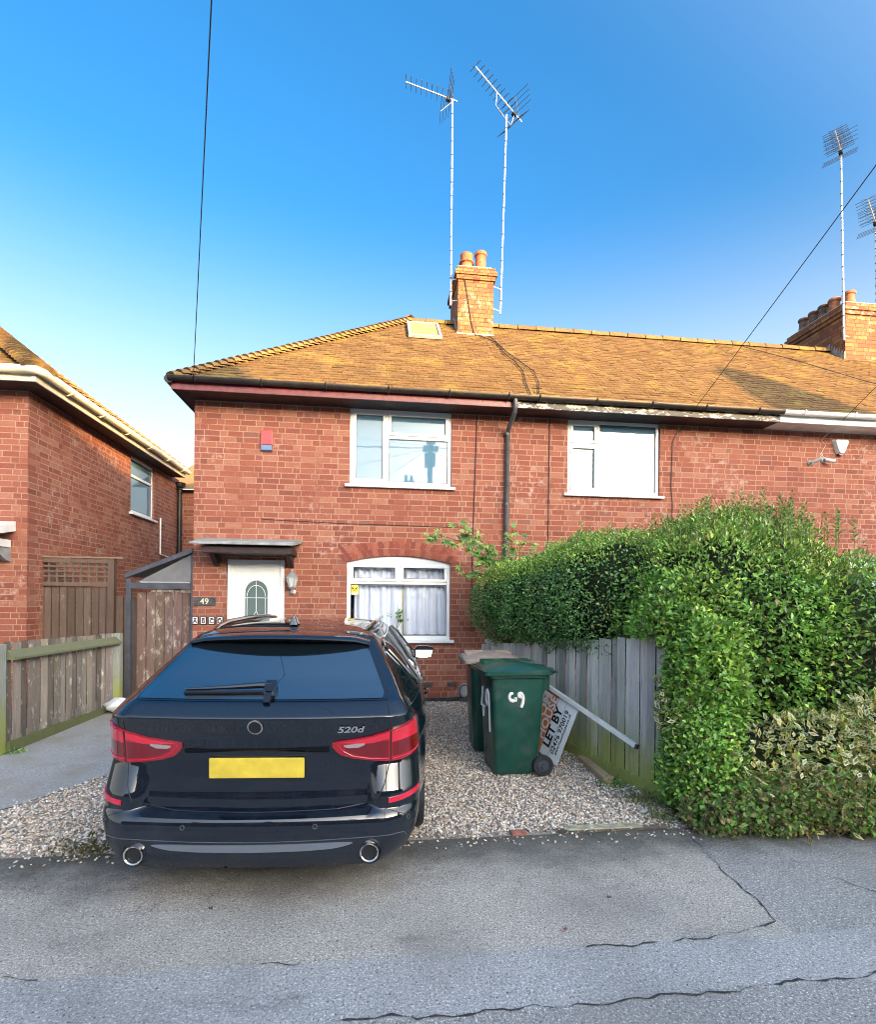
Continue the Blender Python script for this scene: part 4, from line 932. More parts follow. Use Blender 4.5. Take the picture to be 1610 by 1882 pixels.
LIME = [tuple(v*1.5 for v in q) for q in [(.13, .22, .035), (.17, .26, .045), (.09, .18, .03), (.22, .27, .06)]]

OL = [tuple(v*2.5*k_ for v, k_ in zip(q, (1.15, 1, .8))) for q in [(.060, .085, .032), (.085, .10, .045), (.042, .07, .028), (.11, .12, .06), (.10, .085, .045), (.05, .095, .03)]]
# tall privet hedge: the clipped run along the fence and the big front block
hg = root('privet_hedge', (3.4, 4.8, 0), 'tall glossy green privet hedge spilling over the weathered fence', 'hedge')
parts = []; cores = []
runs = []
for t in np.linspace(0, 1, 6):
    c = (2.08+t*.62, 7.35-t*2.0, 1.66+.10*t); r = (.74, .62, .58+.13*t); runs.append((c, r))
for i, (c, r) in enumerate(runs):
    P, nr = blob(10000, c, r, 2.5, .09); k = P[:, 1] < 8.26; P, nr = P[k], nr[k]
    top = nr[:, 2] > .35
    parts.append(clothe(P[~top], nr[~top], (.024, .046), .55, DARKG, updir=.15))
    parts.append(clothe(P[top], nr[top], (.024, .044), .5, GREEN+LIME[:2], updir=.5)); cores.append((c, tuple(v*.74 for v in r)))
front = [((3.45, 4.95, 1.30), (1.06, .92, 1.24), 17000), ((4.35, 4.75, 1.10), (1.05, .85, 1.06), 12000), ((5.5, 4.7, .95), (1.1, .85, .95), 6000), ((2.80, 4.62, .98), (.50, .60, .95), 6500), ((3.62, 5.0, 1.62), (.75, .7, 1.00), 6500), ((2.66, 4.02, .92), (.30, .20, .62), 3600), ((2.62, 4.4, 1.42), (.28, .38, .30), 2600), ((2.47, 4.42, 1.44), (.17, .32, .16), 1100), ((2.53, 4.06, 1.16), (.13, .10, .26), 900)]
for c, r, n in front:
    P, nr = blob(int(n*1.35), c, r, 2.7, .10); k = (P[:, 2] > .04) & ((P[:, 2] > 1.38) | (P[:, 0]-(2.44-.76*(P[:, 1]-4.23)/3.69) > .05) | (P[:, 1] < 4.2)) & ~((lump(P*2.6+4, 2.1) > .50) & (lump(P*1.1, 5) > -.1) & (P[:, 2] < 2.1) & (rng.random(len(P)) < .85)); P, nr = P[k], nr[k]
    top = (P[:, 2] > 1.95) & (nr[:, 2] > .2)
    lo = ~top
    parts.append(clothe(P[lo], nr[lo], (.038, .070), .52, GREEN, GW, updir=.15, rnd=.65))
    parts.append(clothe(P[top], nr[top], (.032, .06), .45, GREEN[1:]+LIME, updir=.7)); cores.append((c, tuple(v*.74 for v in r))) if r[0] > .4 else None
# upright young shoots with paired leaves
sp = []; shoots = []
for k in range(150):
    c, r, n = front[[0, 1, 4, 0, 4][k % 5]]
    u = rng.uniform(-.9, .9, 2); zt = c[2]+r[2]*(1-abs(u[0])**2.6*.6-abs(u[1])**2.6*.4)**(1/2.6)*.97
    shoots.append((c[0]+u[0]*r[0], c[1]+u[1]*r[1], zt, rng.uniform(.05, .20)))
for t in np.linspace(0, .95, 60):
    c, r = runs[int(t*5.99)]; u = rng.uniform(-.7, .7, 2); shoots.append((c[0]+u[0]*r[0], c[1]+u[1]*r[1], c[2]+r[2]*.9, rng.uniform(.04, .14)))
for (x, y, z, h) in ((3.70, 4.75, 2.48, .30), (3.62, 4.8, 2.45, .27), (3.40, 4.8, 2.42, .28), (3.05, 5.5, 2.30, .36), (3.12, 5.4, 2.30, .30), (3.28, 4.9, 2.38, .22), (3.78, 4.8, 2.45, .2), (4.25, 4.8, 2.12, .22), (4.45, 4.8, 2.08, .18)): shoots.append((x, y, z, h))
stem = MB(); LP = []
for (x, y, z, h) in shoots:
    tx, ty = rng.normal(0, .10, 2)*h; stem.tube([(x, y, z-.15), (x+tx*.4, y+ty*.4, z+h*.5), (x+tx, y+ty, z+h)], [.0035, .003, .0015], 4)
    m = int(h/.036)+2; a0 = rng.uniform(0, 3.14)
    for i in range(m):
        q = i/(m-1); a = a0+(i % 2)*1.57
        for s in (0, math.pi):
            LP.append((x+tx*q, y+ty*q, z+h*q, math.cos(a+s), math.sin(a+s), .45+.6*q, q))
for k in range(230):                                     # side sprigs breaking the clipped faces
    c, r, n = front[[0, 0, 1, 1, 3, 2][k % 6]]; Ps, nr = blob(1, c, r, 2.7, .01); b0 = Ps[0]; dv = nr[0]+rng.normal(0, .35, 3); dv[2] += .35; dv /= np.linalg.norm(dv)
    if b0[2] < .5 or (b0[2] < 1.45 and b0[0]-(2.44-.76*(b0[1]-4.23)/3.69) < .15): continue
    h = rng.uniform(.07, .17); stem.tube([b0-dv*.08, b0+dv*h], [.003, .0015], 4)
    ex1 = np.cross(dv, [.3, .2, 1]); ex1 /= np.linalg.norm(ex1); ex2 = np.cross(dv, ex1)
    for i in range(int(h/.03)+2):
        q = i/(int(h/.03)+1); a = rng.uniform(0, 3.14)
        for sgn in (1, -1):
            w_ = (ex1*math.cos(a)+ex2*math.sin(a))*sgn+dv*.7; LP.append((*(b0+dv*h*q), *w_, q))
tg = MB()
for k in range(420):                                     # bare twigs showing in the gaps
    c, r, n = front[[0, 0, 1, 1, 4, 3, 2][k % 7]]; Ps, nr = blob(1, c, tuple(v*.93 for v in r), 2.7, .02); a0 = Ps[0]
    if a0[2] < .3 or (a0[2] < 1.45 and a0[0]-(2.44-.76*(a0[1]-4.23)/3.69) < .12): continue
    d0 = rng.normal(0, 1, 3)*.5+np.array([0, 0, .8]); d0 = d0/np.linalg.norm(d0)*rng.uniform(.12, .32); tg.tube([a0, a0+d0*.5+rng.normal(0, .012, 3), a0+d0], [.005, .004, .002], 4)
tag(tg.build('bare_twigs', M['twig'], hg), kind='stuff')
LP = np.array(LP); L = rng.uniform(.042, .070, len(LP))*(1-.35*LP[:, 6])
Nn = np.stack([-LP[:, 3]*.6, -LP[:, 4]*.6, np.full(len(LP), 1.0)], 1)
parts.append(leaves_np(LP[:, :3], LP[:, 3:6], Nn, L, L*.42, pick(len(LP), LIME+GREEN[3:5])))
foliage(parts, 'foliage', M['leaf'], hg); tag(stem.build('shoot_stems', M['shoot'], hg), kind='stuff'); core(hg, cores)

# variegated shrub: a spreading front part and the clump by the fence end
CREAM = [(.80, .74, .34), (.85, .78, .42), (.80, .66, .16), (.88, .84, .58)]
vs = root('variegated_shrub', (3.6, 3.85, .3), 'cream edged variegated shrub at the foot of the hedge beside the pavement', 'shrub')
parts = []
for c, r, n in (((3.05, 3.98, .50), (.45, .28, .20), 700), ((3.55, 3.90, .58), (.5, .3, .24), 1100), ((4.1, 3.86, .62), (.55, .32, .30), 1200), ((4.7, 3.9, .66), (.5, .3, .40), 900), ((4.25, 3.84, .80), (.55, .22, .22), 600), ((3.15, 3.68, .26), (.40, .16, .22), 330), ((3.75, 3.62, .30), (.45, .18, .24), 420), ((4.4, 3.62, .34), (.5, .18, .28), 420)):
    P, nr = blob(int(n*1.5), c, r, 2.2, .16); q_ = rng.random(len(P)) < .33; P[q_, 2] -= rng.uniform(.0, .42, q_.sum()); P[q_, 1] -= rng.uniform(0, .12, q_.sum()); P[:, 2] = np.maximum(P[:, 2], .05); parts.append(clothe(P, nr, (.035, .082), .50, [(.10, .17, .05), (.07, .14, .05), (.15, .20, .06), (.40, .38, .12)], rim=CREAM, rnd=.9, updir=.2)); P2, n2 = blob(int(n*.9), c, tuple(v*1.03 for v in r), 2.2, .14); P2[:, 2] = np.maximum(P2[:, 2]-rng.uniform(0, .25, len(P2)), .04); parts.append(clothe(P2, n2, (.026, .055), .52, GREEN+OL[:3], rnd=.9))
foliage(parts, 'foliage', M['leaf'], vs)
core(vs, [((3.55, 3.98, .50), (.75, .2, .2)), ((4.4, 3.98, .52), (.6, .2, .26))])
vc = root('variegated_shrub', (2.42, 4.05, .3), 'small cream edged clump hiding the near end of the right fence', 'shrub')
parts = []
for c, r, n in (((2.44, 4.02, .80), (.16, .16, .19), 240), ((2.52, 3.98, .52), (.18, .18, .22), 120), ((2.40, 4.10, 1.0), (.10, .1, .12), 60)):
    P, nr = blob(n, c, r, 2.2, .2); parts.append(clothe(P, nr, (.04, .075), .52, [(.05, .11, .03), (.035, .085, .03), (.09, .13, .04)], rim=CREAM, rnd=.9))
for c, r, n in (((2.62, 3.97, .50), (.30, .25, .45), 2600), ((2.50, 4.02, .30), (.22, .2, .26), 900), ((2.75, 3.9, .25), (.35, .25, .28), 1500)):
    P, nr = blob(n, c, r, 2.3, .18); P[:, 2] = np.maximum(P[:, 2], .02); parts.append(clothe(P, nr, (.03, .055), .62, GREEN, GW))
foliage(parts, 'foliage', M['leaf'], vc)
# scrubby growth at pavement level
for nm, lab, items in (('ivy_bush', 'low dull green ivy scrub under the variegated shrub by the pavement', [((3.0, 3.66, .17), (.45, .24, .24), 3200), ((3.55, 3.60, .18), (.48, .24, .27), 3600), ((2.58, 3.72, .10), (.26, .22, .16), 1300)]), ('ivy_bush', 'rough olive scrub at the right edge of the pavement below the shrub', [((4.15, 3.62, .20), (.5, .28, .32), 3600), ((4.75, 3.62, .2), (.45, .28, .32), 2000)])):
    iv = root(nm, (items[0][0][0], 3.65, 0), lab, 'bush', 'scrub along the pavement'); parts = []
    for c, r, n in items:
        P, nr = blob(n, c, r, 2.0, .22); P[:, 2] = np.maximum(P[:, 2]+.02, .008); parts.append(clothe(P, nr, (.018, .052), .70, OL+GREEN[1:4], rnd=1.0))
    foliage(parts, 'foliage', M['leaf_soft'], iv)
    g = MB()
    for k in range(70):
        c, r, n = items[k % len(items)]; a = Vector((c[0]+rng.uniform(-1, 1)*r[0], c[1]+rng.uniform(-.8, .3)*r[1], .01)); e = a+Vector((rng.normal(0, .14), -abs(rng.normal(0, .07)), rng.uniform(.03, .30))); g.tube([a, (a+e)/2+Vector((rng.normal(0, .03), 0, .03)), e], .0025, 4)
    tag(g.build('stems', M['twig'], iv), kind='stuff')
# sapling with lobed leaves in front of the wall
mp = root('maple_sapling', (1.95, 7.75, 1.2), 'maple sapling with lobed leaves poking out of the hedge by the arched window', 'sapling')
tw = MB(); V = []; F = []; C = []; nv0 = 0
def lobed(c, d, nrm, s, colr):
    global nv0
    d = Vector(d).normalized(); nrm = Vector(nrm).normalized(); sd = d.cross(nrm).normalized(); nrm = sd.cross(d)
    ang = [0, 18, 38, 62, 82, 110, 140, 180, 220, 250, 278, 298, 322, 342]; rad = [1.0, .46, .95, .42, .78, .36, .42, .10, .42, .36, .78, .42, .95, .46]
    pts = [Vector(c)+d*s*.15]
    for a, r_ in zip(ang, rad): pts.append(Vector(c)+d*s*(.35+r_*math.cos(R(a))*.75)+sd*s*r_*math.sin(R(a))*.8-nrm*s*.22*r_*r_)
    n = len(ang); V.extend(tuple(p) for p in pts); F.extend((nv0, nv0+1+k, nv0+1+(k+1) % n) for k in range(n)); C.extend([colr]*(n+1)); nv0 += n+1
twigs = [[(2.05, 7.8, 1.9), (1.75, 7.7, 2.25), (1.35, 7.65, 2.52), (.95, 7.6, 2.62), (.80, 7.58, 2.60)], [(1.75, 7.7, 2.25), (1.50, 7.6, 2.62), (1.20, 7.6, 2.76)], [(1.95, 7.75, 2.0), (1.65, 7.65, 2.2), (1.45, 7.6, 2.12), (1.28, 7.55, 2.14)], [(2.05, 7.8, 1.9), (2.0, 7.7, 2.4), (2.02, 7.65, 2.74)], [(2.05, 7.8, 2.0), (2.3, 7.7, 2.4), (2.25, 7.7, 2.62)], [(2.3, 7.7, 2.1), (2.6, 7.65, 2.45), (2.72, 7.65, 2.62)], [(2.05, 7.8, 1.9), (1.72, 7.6, 2.42), (1.62, 7.6, 2.58)]]
for t in twigs:
    tw.tube(t, [.008]+[.005]*(len(t)-2)+[.003], 5)
    tot = 0
    for a, b in zip(t[:-1], t[1:]):
        a, b = Vector(a), Vector(b); n = max(2, int((b-a).length/.07))
        for k in range(n):
            q = a.lerp(b, (k+.6)/n)
            if q.z < 2.05 and q.x > 1.6: continue
            for _ in range(3):
                dd = Vector((rng.normal(-.2, .6), -.5+rng.normal(0, .4), rng.normal(-.25, .5))); col = np.array([(.10, .21, .055), (.14, .25, .06), (.07, .17, .06), (.20, .26, .07)][rng.integers(0, 4)])*rng.uniform(.8, 1.2)
                pp = q+dd.normalized()*.05; tw.tube([q, pp], .0018, 3); lobed(pp, dd, (rng.normal(0, .4), -.7, .8), rng.uniform(.085, .150), col*1.7)
mesh_np('foliage', V, F, M['leaf_soft'], mp, np.array(C)); tw.build('twigs', M['twig'], mp)
# little weeds
def weed(x, y, s, n, lab, pal=OL):
    r_ = root('weed', (x, y, gz(y)), lab, 'weed', 'weeds at the fence foot'); P = np.stack([x+rng.normal(0, s, n), y+rng.normal(0, s*.8, n), gz(y)+np.abs(rng.normal(0, s*.35, n))], 1)
    D = rng.normal(0, .6, (n, 3)); D[:, 2] = np.abs(D[:, 2])+.3; N = rng.normal(0, .4, (n, 3)); N[:, 2] += 1
    L = rng.uniform(.018, .045, n); foliage([leaves_np(P, D, N, L, L*.5, pick(n, pal))], 'foliage', M['leaf_soft'], r_)
weed(2.18, 4.62, .07, 160, 'low green weed at the foot of the mossy right fence', GREEN); weed(2.28, 4.25, .09, 260, 'spreading weed where the right fence meets the gravel edge', OL); weed(2.26, 3.92, .09, 200, 'weed tuft on the gravel corner by the scrub', OL)
weed(-3.70, 6.05, .05, 70, 'small green weed at the near foot of the left fence', GREEN); weed(-1.85, 3.78, .11, 240, 'mossy weed patch beside the car bumper on the gravel edge', [(.10, .10, .03), (.07, .085, .03), (.13, .11, .05)])

# ------------------------------------------------------------------ fences and gates
def board_fence(mb, a, b, zt0, zt1, w, seed, thick=.018, step=.02, tone=(.7, 1.15), jit=.008, side=1, gap=.006, alt=0.0):
    rr = random.Random(seed); a, b = Vector(a), Vector(b); d = (b-a); d.z = 0; L = d.length; d.normalize(); n = Vector((d.y, -d.x, 0))*side
    k = 0.0; i = 0
    while k < L-.01:
        ww = min(w*rr.uniform(.92, 1.08), L-k); t = k/L; z0 = a.z+(b.z-a.z)*t; zt = zt0+(zt1-zt0)*t+rr.uniform(-jit, jit)
        p = a+d*(k+.002); p.z = 0; q = a+d*(k+ww-gap); q.z = 0; c = rr.uniform(*tone); cc = (c, c*rr.uniform(.96, 1.03), c*rr.uniform(.93, 1.05)); tl = rr.uniform(-.004, .004)
        f0 = n*(thick*.35); f1 = n*(thick+step*.3); tw_ = d*tl; sb = n*(alt*(.5 if i % 2 else -.5)); p = p+sb; q = q+sb
        v = [p+Vector((0, 0, z0)), q+Vector((0, 0, z0)), q+f1+Vector((0, 0, z0)), p+f0+Vector((0, 0, z0)), p+tw_+Vector((0, 0, zt)), q+tw_+Vector((0, 0, zt)), q+tw_+f1+Vector((0, 0, zt)), p+tw_+f0+Vector((0, 0, zt))]
        fs = [(0, 3, 2, 1), (4, 5, 6, 7), (0, 1, 5, 4), (1, 2, 6, 5), (2, 3, 7, 6), (3, 0, 4, 7)]
        mb.add(v, fs if d.cross(n).z > 0 else [f[::-1] for f in fs], cc); k += ww; i += 1
fr = root('board_fence', (2.44, 4.23, 0), 'weathered grey feather edge fence with green algae under the hedge', 'fence', 'timber fences beside the drive')
g = MB(); board_fence(g, (2.44, 4.23, .10), (1.66, 8.02, .17), 1.40, 1.02, .100, 3, side=-1, step=.05, thick=.010, tone=(.50, 1.25), gap=.016, alt=.018); g.build('board_panel', M['fence_grey'], fr)
g = MB(); A_, B_ = Vector((2.43, 4.21, 0)), Vector((1.66, 7.98, .08)); d_ = (B_-A_).normalized(); n_ = Vector((-d_.y, d_.x, 0)); mid = (A_+B_)/2
g.obox(mid+Vector((0, 0, .05)), d_*((B_-A_).length/2), n_*.016, (0, 0, .075), (.85, .9, .8)); g.build('gravel_board', M['fence_grey'], fr)
g = MB(); g.box((2.455, 4.13, -.02), (2.565, 4.23, 1.30), (.62, .62, .66)); g.build('post', M['fence_grey'], fr, bevel=.004)
for t in (.5, .98):
    q = A_.lerp(B_, t)+Vector((.09, .02, 0)); g = MB(); g.box((q.x-.045, q.y-.045, 0), (q.x+.045, q.y+.045, 1.15), (.8, .8, .8)); g.build('post', M['fence_grey'], fr)
for zz in (.35, 1.0): g = MB(); g.obox(mid+Vector((.05, .01, zz)), d_*((B_-A_).length/2), n_*.02, (0, 0, .03), (.8, .8, .8)); g.build('rail', M['fence_grey'], fr)

fl = root('board_fence', (-3.8, 6.02, .05), 'low brown weathered fence with a mossy top rail beside the concrete path', 'fence', 'timber fences beside the drive')
g = MB(); board_fence(g, (-3.815, 6.06, .10), (-3.695, 8.14, .15), 1.205, 1.175, .112, 8, side=1, step=.025, thick=.009, tone=(.38, 1.35), gap=.016, alt=.016); g.build('board_panel', M['fence_brown'], fl)
A_, B_ = Vector((-3.80, 6.06, 0)), Vector((-3.675, 8.16, 0)); d_ = (B_-A_).normalized(); n_ = Vector((d_.y, -d_.x, 0)); mid = (A_+B_)/2
g = MB(); c = mid+n_*.045+Vector((0, 0, 1.07)); hl = (B_-A_).length/2
p = [c-d_*hl+n_*-.035+Vector((0, 0, -.045)), c-d_*hl+n_*.045+Vector((0, 0, -.045)), c-d_*hl+n_*.045+Vector((0, 0, -.02)), c-d_*hl-n_*.035+Vector((0, 0, .055))]
g.prism(p, d_*hl*2, (.9, .95, .85)); g.build('rail', M['rail_green'], fl)
g = MB(); g.obox(mid+n_*.03+Vector((0, 0, .12)), d_*hl, n_*.018, (0, 0, .05), (.55, .6, .45)); g.build('gravel_board', M['rail_green'], fl)
for (px, py, zt) in ((-3.83, 5.99, 1.19), (-3.66, 8.20, 1.17)): g = MB(); g.box((px-.05, py-.05, 0), (px+.05, py+.05, zt), (.62, .66, .62)); g.build('post', M['fence_grey'], fl, bevel=.004)
# trellis topped panel beside the left house
tr = root('trellis_fence', (-4.5, 8.7, .1), 'dark brown fence panel with a square trellis top against the left house', 'fence')
g = MB(); board_fence(g, (-5.05, 8.72, .12), (-4.02, 8.72, .12), 1.83, 1.83, .112, 5, side=1, step=.01, tone=(.75, 1.2), jit=.002); g.build('board_panel', M['panel_brown'], tr)
for px in (-5.10, -3.975): g = MB(); g.box((px-.045, 8.66, 0), (px+.045, 8.75, 2.275), (.85, .8, .8)); g.build('post', M['panel_brown'], tr, bevel=.003)
g = MB()
for z in (1.885, 2.0, 2.075, 2.15, 2.235): g.box((-5.055, 8.690 if z not in (1.885, 2.235) else 8.675, z-(.014 if z not in (1.885, 2.235) else .03)), (-4.02, 8.705 if z not in (1.885, 2.235) else 8.72, z+(.014 if z not in (1.885, 2.235) else .03)))
for k in range(9): xx = -4.985+k*.113; g.box((xx-.018, 8.706, 1.917), (xx+.018, 8.722, 2.203))
g.build('trellis', M['panel_brown'], tr)
g = MB(); g.box((-5.17, 8.655, 2.277), (-3.80, 8.755, 2.30), (1.7, 1.7, 1.6)); g.build('capping', M['panel_brown'], tr)
g = MB(); board_fence(g, (-3.93, 8.74, .1), (-3.60, 8.74, .1), 1.70, 1.66, .11, 6, side=1, tone=(.9, 1.3)); tag(g.build('board_panel', M['panel_brown'], tr), 'narrow lower board panel')
# gate with lean-to frame
gt = root('side_gate', (-3.1, 8.4, .1), 'flaking brown timber gate standing under the dark steel lean-to frame', 'gate')
g = MB(); board_fence(g, (-3.50, 8.44, .14), (-2.715, 8.44, .14), 1.775, 1.765, .135, 12, side=1, step=.006, tone=(.8, 1.2), jit=.004); g.build('board_panel', M['gate_flaky'], gt)
for zz in (.4, 1.0, 1.6): g = MB(); g.box((-3.5, 8.445, zz-.05), (-2.72, 8.48, zz+.05)); g.build('rail', M['gate_flaky'], gt)
lt = root('lean_to_frame', (-3.55, 8.35, .1), 'dark steel lean-to roof frame between the two brick houses', 'canopy')
g = MB(); g.box((-3.60, 8.30, .08), (-3.535, 8.36, 1.96)); g.build('post', M['darkmetal'], lt); g = MB(); g.box((-2.705, 8.325, .08), (-2.672, 8.39, 2.36)); g.build('post', M['darkmetal'], lt)
g = MB(); g.box((-3.535, 8.305, 1.82), (-2.705, 8.355, 1.905)); g.build('beam', M['darkmetal'], lt); g = MB(); g.box((-3.40, 8.298, 1.907), (-2.71, 8.304, 1.925)); g.build('beam_trim', M['alu'], lt)
g = MB(); g.prism([(-3.62, 8.28, 1.965), (-3.62, 8.28, 2.03), (-2.672, 8.28, 2.43), (-2.672, 8.28, 2.36)], (0, .05, 0)); g.build('rafter', M['darkmetal'], lt)
g = MB(); g.prism([(-3.62, 8.33, 2.0), (-3.62, 8.33, 2.015), (-2.672, 8.33, 2.415), (-2.672, 8.33, 2.40)], (0, 2.2, 0)); g.build('roof_sheet', simple('smoky roof sheet', (.10, .105, .11), .35), lt)
g = MB(); g.prism([(-3.46, 8.335, 1.915), (-2.71, 8.335, 1.915), (-2.71, 8.335, 2.33)], (0, .006, 0)); g.build('gable_sheet', simple('grey gable sheet', (.15, .15, .155), .35), lt)
# back yard fence glimpsed over the gate
bf = root('yard_fence', (-3.2, 12.5, .1), 'pale timber yard fence glimpsed above the flaking gate', 'fence')
g = MB(); board_fence(g, (-4.94, 12.6, .1), (-2.68, 12.6, .1), 1.86, 1.86, .12, 15, side=1); g.build('board_panel', M['fence_grey'], bf)
# white rubbish bag
m_bag = simple('white bin bag', (.68, .69, .70), .35, var=.1, scale=8, bump=.3)
V_ = []; rows = []
for i, th in enumerate(np.linspace(.02, math.pi-.02, 16)):
    row = []
    for ph in np.linspace(0, 2*math.pi, 25)[:-1]:
        k = 1+.13*math.sin(ph*5+th*3)+.08*math.sin(ph*9-th*7); row.append((-3.50+.17*math.sin(th)*math.cos(ph)*k, 7.88+.15*math.sin(th)*math.sin(ph)*k, .10+max(0, .09+.09*math.cos(th)*(1+.2*math.sin(ph*3)))))
    rows.append(row)
g = MB(); g.grid(rows, closed=True, flip=True); thing(g, 'bin_bag', m_bag, 'crumpled white bag lying between the left fence and the gate', 'bag', smooth=True, sharp=60)
# grey cover low on the wall
gc = root('flue_cover', (1.43, YF, .25), 'oval grey pipe cover low on the brick wall behind the bins', 'pipe cover')
g = MB(); g.lathe((1.43, YF, .27), (0, -1, 0), [(0, .085), (.03, .088), (.05, .075), (.06, .04)], 20); g.v = [(x, y, .27+(z-.27)*1.35) for x, y, z in g.v]; g.build('cover', M['lead'], gc, smooth=True)
g = MB(); g.tube([(1.43+.072*math.cos(a), YF-.055, .27+.10*math.sin(a)) for a in np.linspace(0, 2*math.pi, 22)], .009, 6); g.box((1.36, YF-.07, .09), (1.50, YF-.005, .16)); g.build('cover_rim', M['darkmetal'], gc)

# ------------------------------------------------------------------ bins
def bin_(name, loc, rz, lid_mat, body_mat, label, lid_col=None, marks=None):
    """front towards local -x, wheels at +x; width along y"""
    r_ = root(name, (0, 0, 0), label, 'wheelie bin', 'wheelie bins by the fence'); r_['off'] = (0, 0, 0)
    def rect(x0, x1, hw, rad, z, n=5, xo=0):
        pts = []
        for cx_, cy_, a0 in ((x1-rad, hw-rad, 0), (x0+rad, hw-rad, 90), (x0+rad, -hw+rad, 180), (x1-rad, -hw+rad, 270)):
            for k in range(n): a = R(a0+90*k/(n-1)); pts.append((cx_+rad*math.cos(a), cy_+rad*math.sin(a), z))
        return pts
    g = MB(); rows = [rect(-.215, .17, .215, .05, .015), rect(-.222, .20, .225, .05, .05), rect(-.235, .225, .24, .05, .30), rect(-.262, .262, .268, .05, .92), rect(-.262, .262, .268, .05, .925), rect(-.295, .295, .292, .05, .935), rect(-.298, .298, .295, .05, .985), rect(-.285, .285, .283, .05, .988)]
    g.grid(rows, closed=True); g.add(rows[0], [tuple(range(20))[::-1]]); g.add(rows[-1], [tuple(range(20))])
    for yy_ in (-.16, .16): g.box((.225, yy_-.02, .80), (.33, yy_+.02, .95))
    g.tube([(.335, -.22, .965), (.335, .22, .965)], .016, 8)
    body = g.build('body', body_mat, r_, smooth=True, local=True)
    g = MB(); rows = []
    for t in np.linspace(0, 1, 9):
        x = -.345+t*.66; zc = 1.005+.075*math.sin(math.pi*min(1, t*.93+.05))**.8
        rows.append([(x, y*.315, (1.0 if abs(y) > .93 else 1.0+(zc-1.0)*(1-abs(y)**4))) for y in np.linspace(-1, 1, 13)])
    g.grid(rows)
    rim0 = rect(-.352, .318, .322, .05, .965); rim1 = rect(-.352, .318, .322, .05, 1.0); rim2 = rect(-.335, .305, .305, .05, 1.012)
    g.grid([rim0, rim1, rim2], closed=True); g.grid([rect(-.30, .29, .297, .05, .990), rim0], closed=True, flip=False)
    for yy_ in (-.13, .13): g.box((.30, yy_-.03, .975), (.375, yy_+.03, 1.01))
    g.tube([(.36, -.28, .985), (.36, .28, .985)], .017, 8)
    for yy_ in (-.10, .0, .10): g.box((-.30, yy_-.008, 1.03), (.20, yy_+.008, 1.078))
    lid = g.build('lid', lid_mat, r_, smooth=True, local=True)
    g = MB(); g.tube([(.24, -.25, .10), (.24, .25, .10)], .012, 8); g.build('axle', M['darkmetal'], r_, local=True)
    for s in (-1, 1):
        g = MB(); g.lathe((.24, s*.235, .10), (0, s, 0), [(0, .06), (0, .098), (.012, .10), (.038, .10), (.050, .094), (.050, .066), (.042, .060), (.042, .020), (.052, .018)], 28)
        w = g.build('wheel', M['rubber'], r_, smooth=True, local=True)
        g = MB(); g.lathe((.24, s*.2785, .10), (0, s, 0), [(0, .056), (.003, .054), (.004, .025), (.012, .020)], 20); g.build('hub', M['hub'], w, smooth=True, local=True)
    if marks:
        for nm, strokes in marks:
            g = MB()
            for pl_, w in strokes: g.tube(pl_, w, 6)
            g.v = [(x, y, z) for x, y, z in g.v]; g.build(nm, M['binpaint'], body, local=True)
    r_.location = loc; r_.rotation_euler = (0, 0, rz); return r_
M['rubber'] = simple('black rubber', (.018, .02, .026), .7, var=.3); M['hub'] = simple('blue grey hub', (.035, .045, .065), .5, var=.2)
M['binpaint'] = simple('white brush paint', (.78, .78, .75), .6, var=.05)
m, nt, b = mk('dark green bin plastic', (.007, .058, .042), .4); p, _ = POS(nt)
sc_ = STEP(nt, NOI(nt, SCL(nt, p, (1, 1, .25)), 46, 5, .75), .62, .72); du = STEP(nt, NOI(nt, p, 6, 5, .7), .48, .72)
c = MIX(nt, MA(nt, 'MULTIPLY', sc_, .22), RMP(nt, NOI(nt, p, 5, 3), [(.3, (.005, .045, .034)), (.7, (.010, .070, .050))]), (.13, .20, .17)); c = MIX(nt, MA(nt, 'MULTIPLY', du, .16), c, (.16, .17, .14))
setc(nt, b, c); nt.links.new(MA(nt, 'MULTIPLY_ADD', du, .3, .28), b.inputs['Roughness']); M['bin_green'] = m
M['bin_lid2'] = simple('lid coloured with brick reflection', (.25, .20, .165), .6, var=.12)  # pink brown reflection of the brick wall, put into the base colour
def sidept(u, z, s=-1):                       # on the near long side (local -y)
    hw = np.interp(z, [.05, .30, .92], [.225, .24, .268]); return (u, s*(hw+.001), z)
def frontpt(v, z): xf = np.interp(z, [.05, .30, .92], [-.222, -.235, -.262]); return (xf-.001, v, z)
mk1 = ('painted_number', [([sidept(-.075+.02*math.cos(a), .755+.035*math.sin(a)) for a in np.linspace(.9, 4.9, 9)], .014), ([sidept(-.085, .725), sidept(-.06, .718), sidept(-.035, .722), sidept(-.04, .75)], .019), ([sidept(.012+.016*math.cos(a), .772+.018*math.sin(a)) for a in np.linspace(0, 6.28, 10)], .017), ([sidept(.036, .775), sidept(.040, .73), sidept(.034, .69), sidept(.022, .655)], .016)])
mk2 = ('painted_number', [([frontpt(.12, .80), frontpt(.20, .60), frontpt(.06, .61)], .013), ([frontpt(.13, .62), frontpt(.125, .50)], .013), ([frontpt(-.07+.055*math.cos(a), .72+.075*math.sin(a)) for a in np.linspace(0, 6.28, 14)], .014), ([frontpt(-.125, .70), frontpt(-.125, .55), frontpt(-.125, .40)], .012)])
b1 = bin_('wheelie_bin', (1.365, 5.16, gz(5.1)), R(1.5), M['bin_green'], M['bin_green'], 'near dark green wheelie bin with white painted numbers on two sides', marks=[mk1, mk2])
b2 = bin_('wheelie_bin', (1.33, 5.90, gz(5.9)), R(-3), M['bin_lid2'], M['bin_green'], 'rear dark green wheelie bin with a lid coloured with brick reflection')

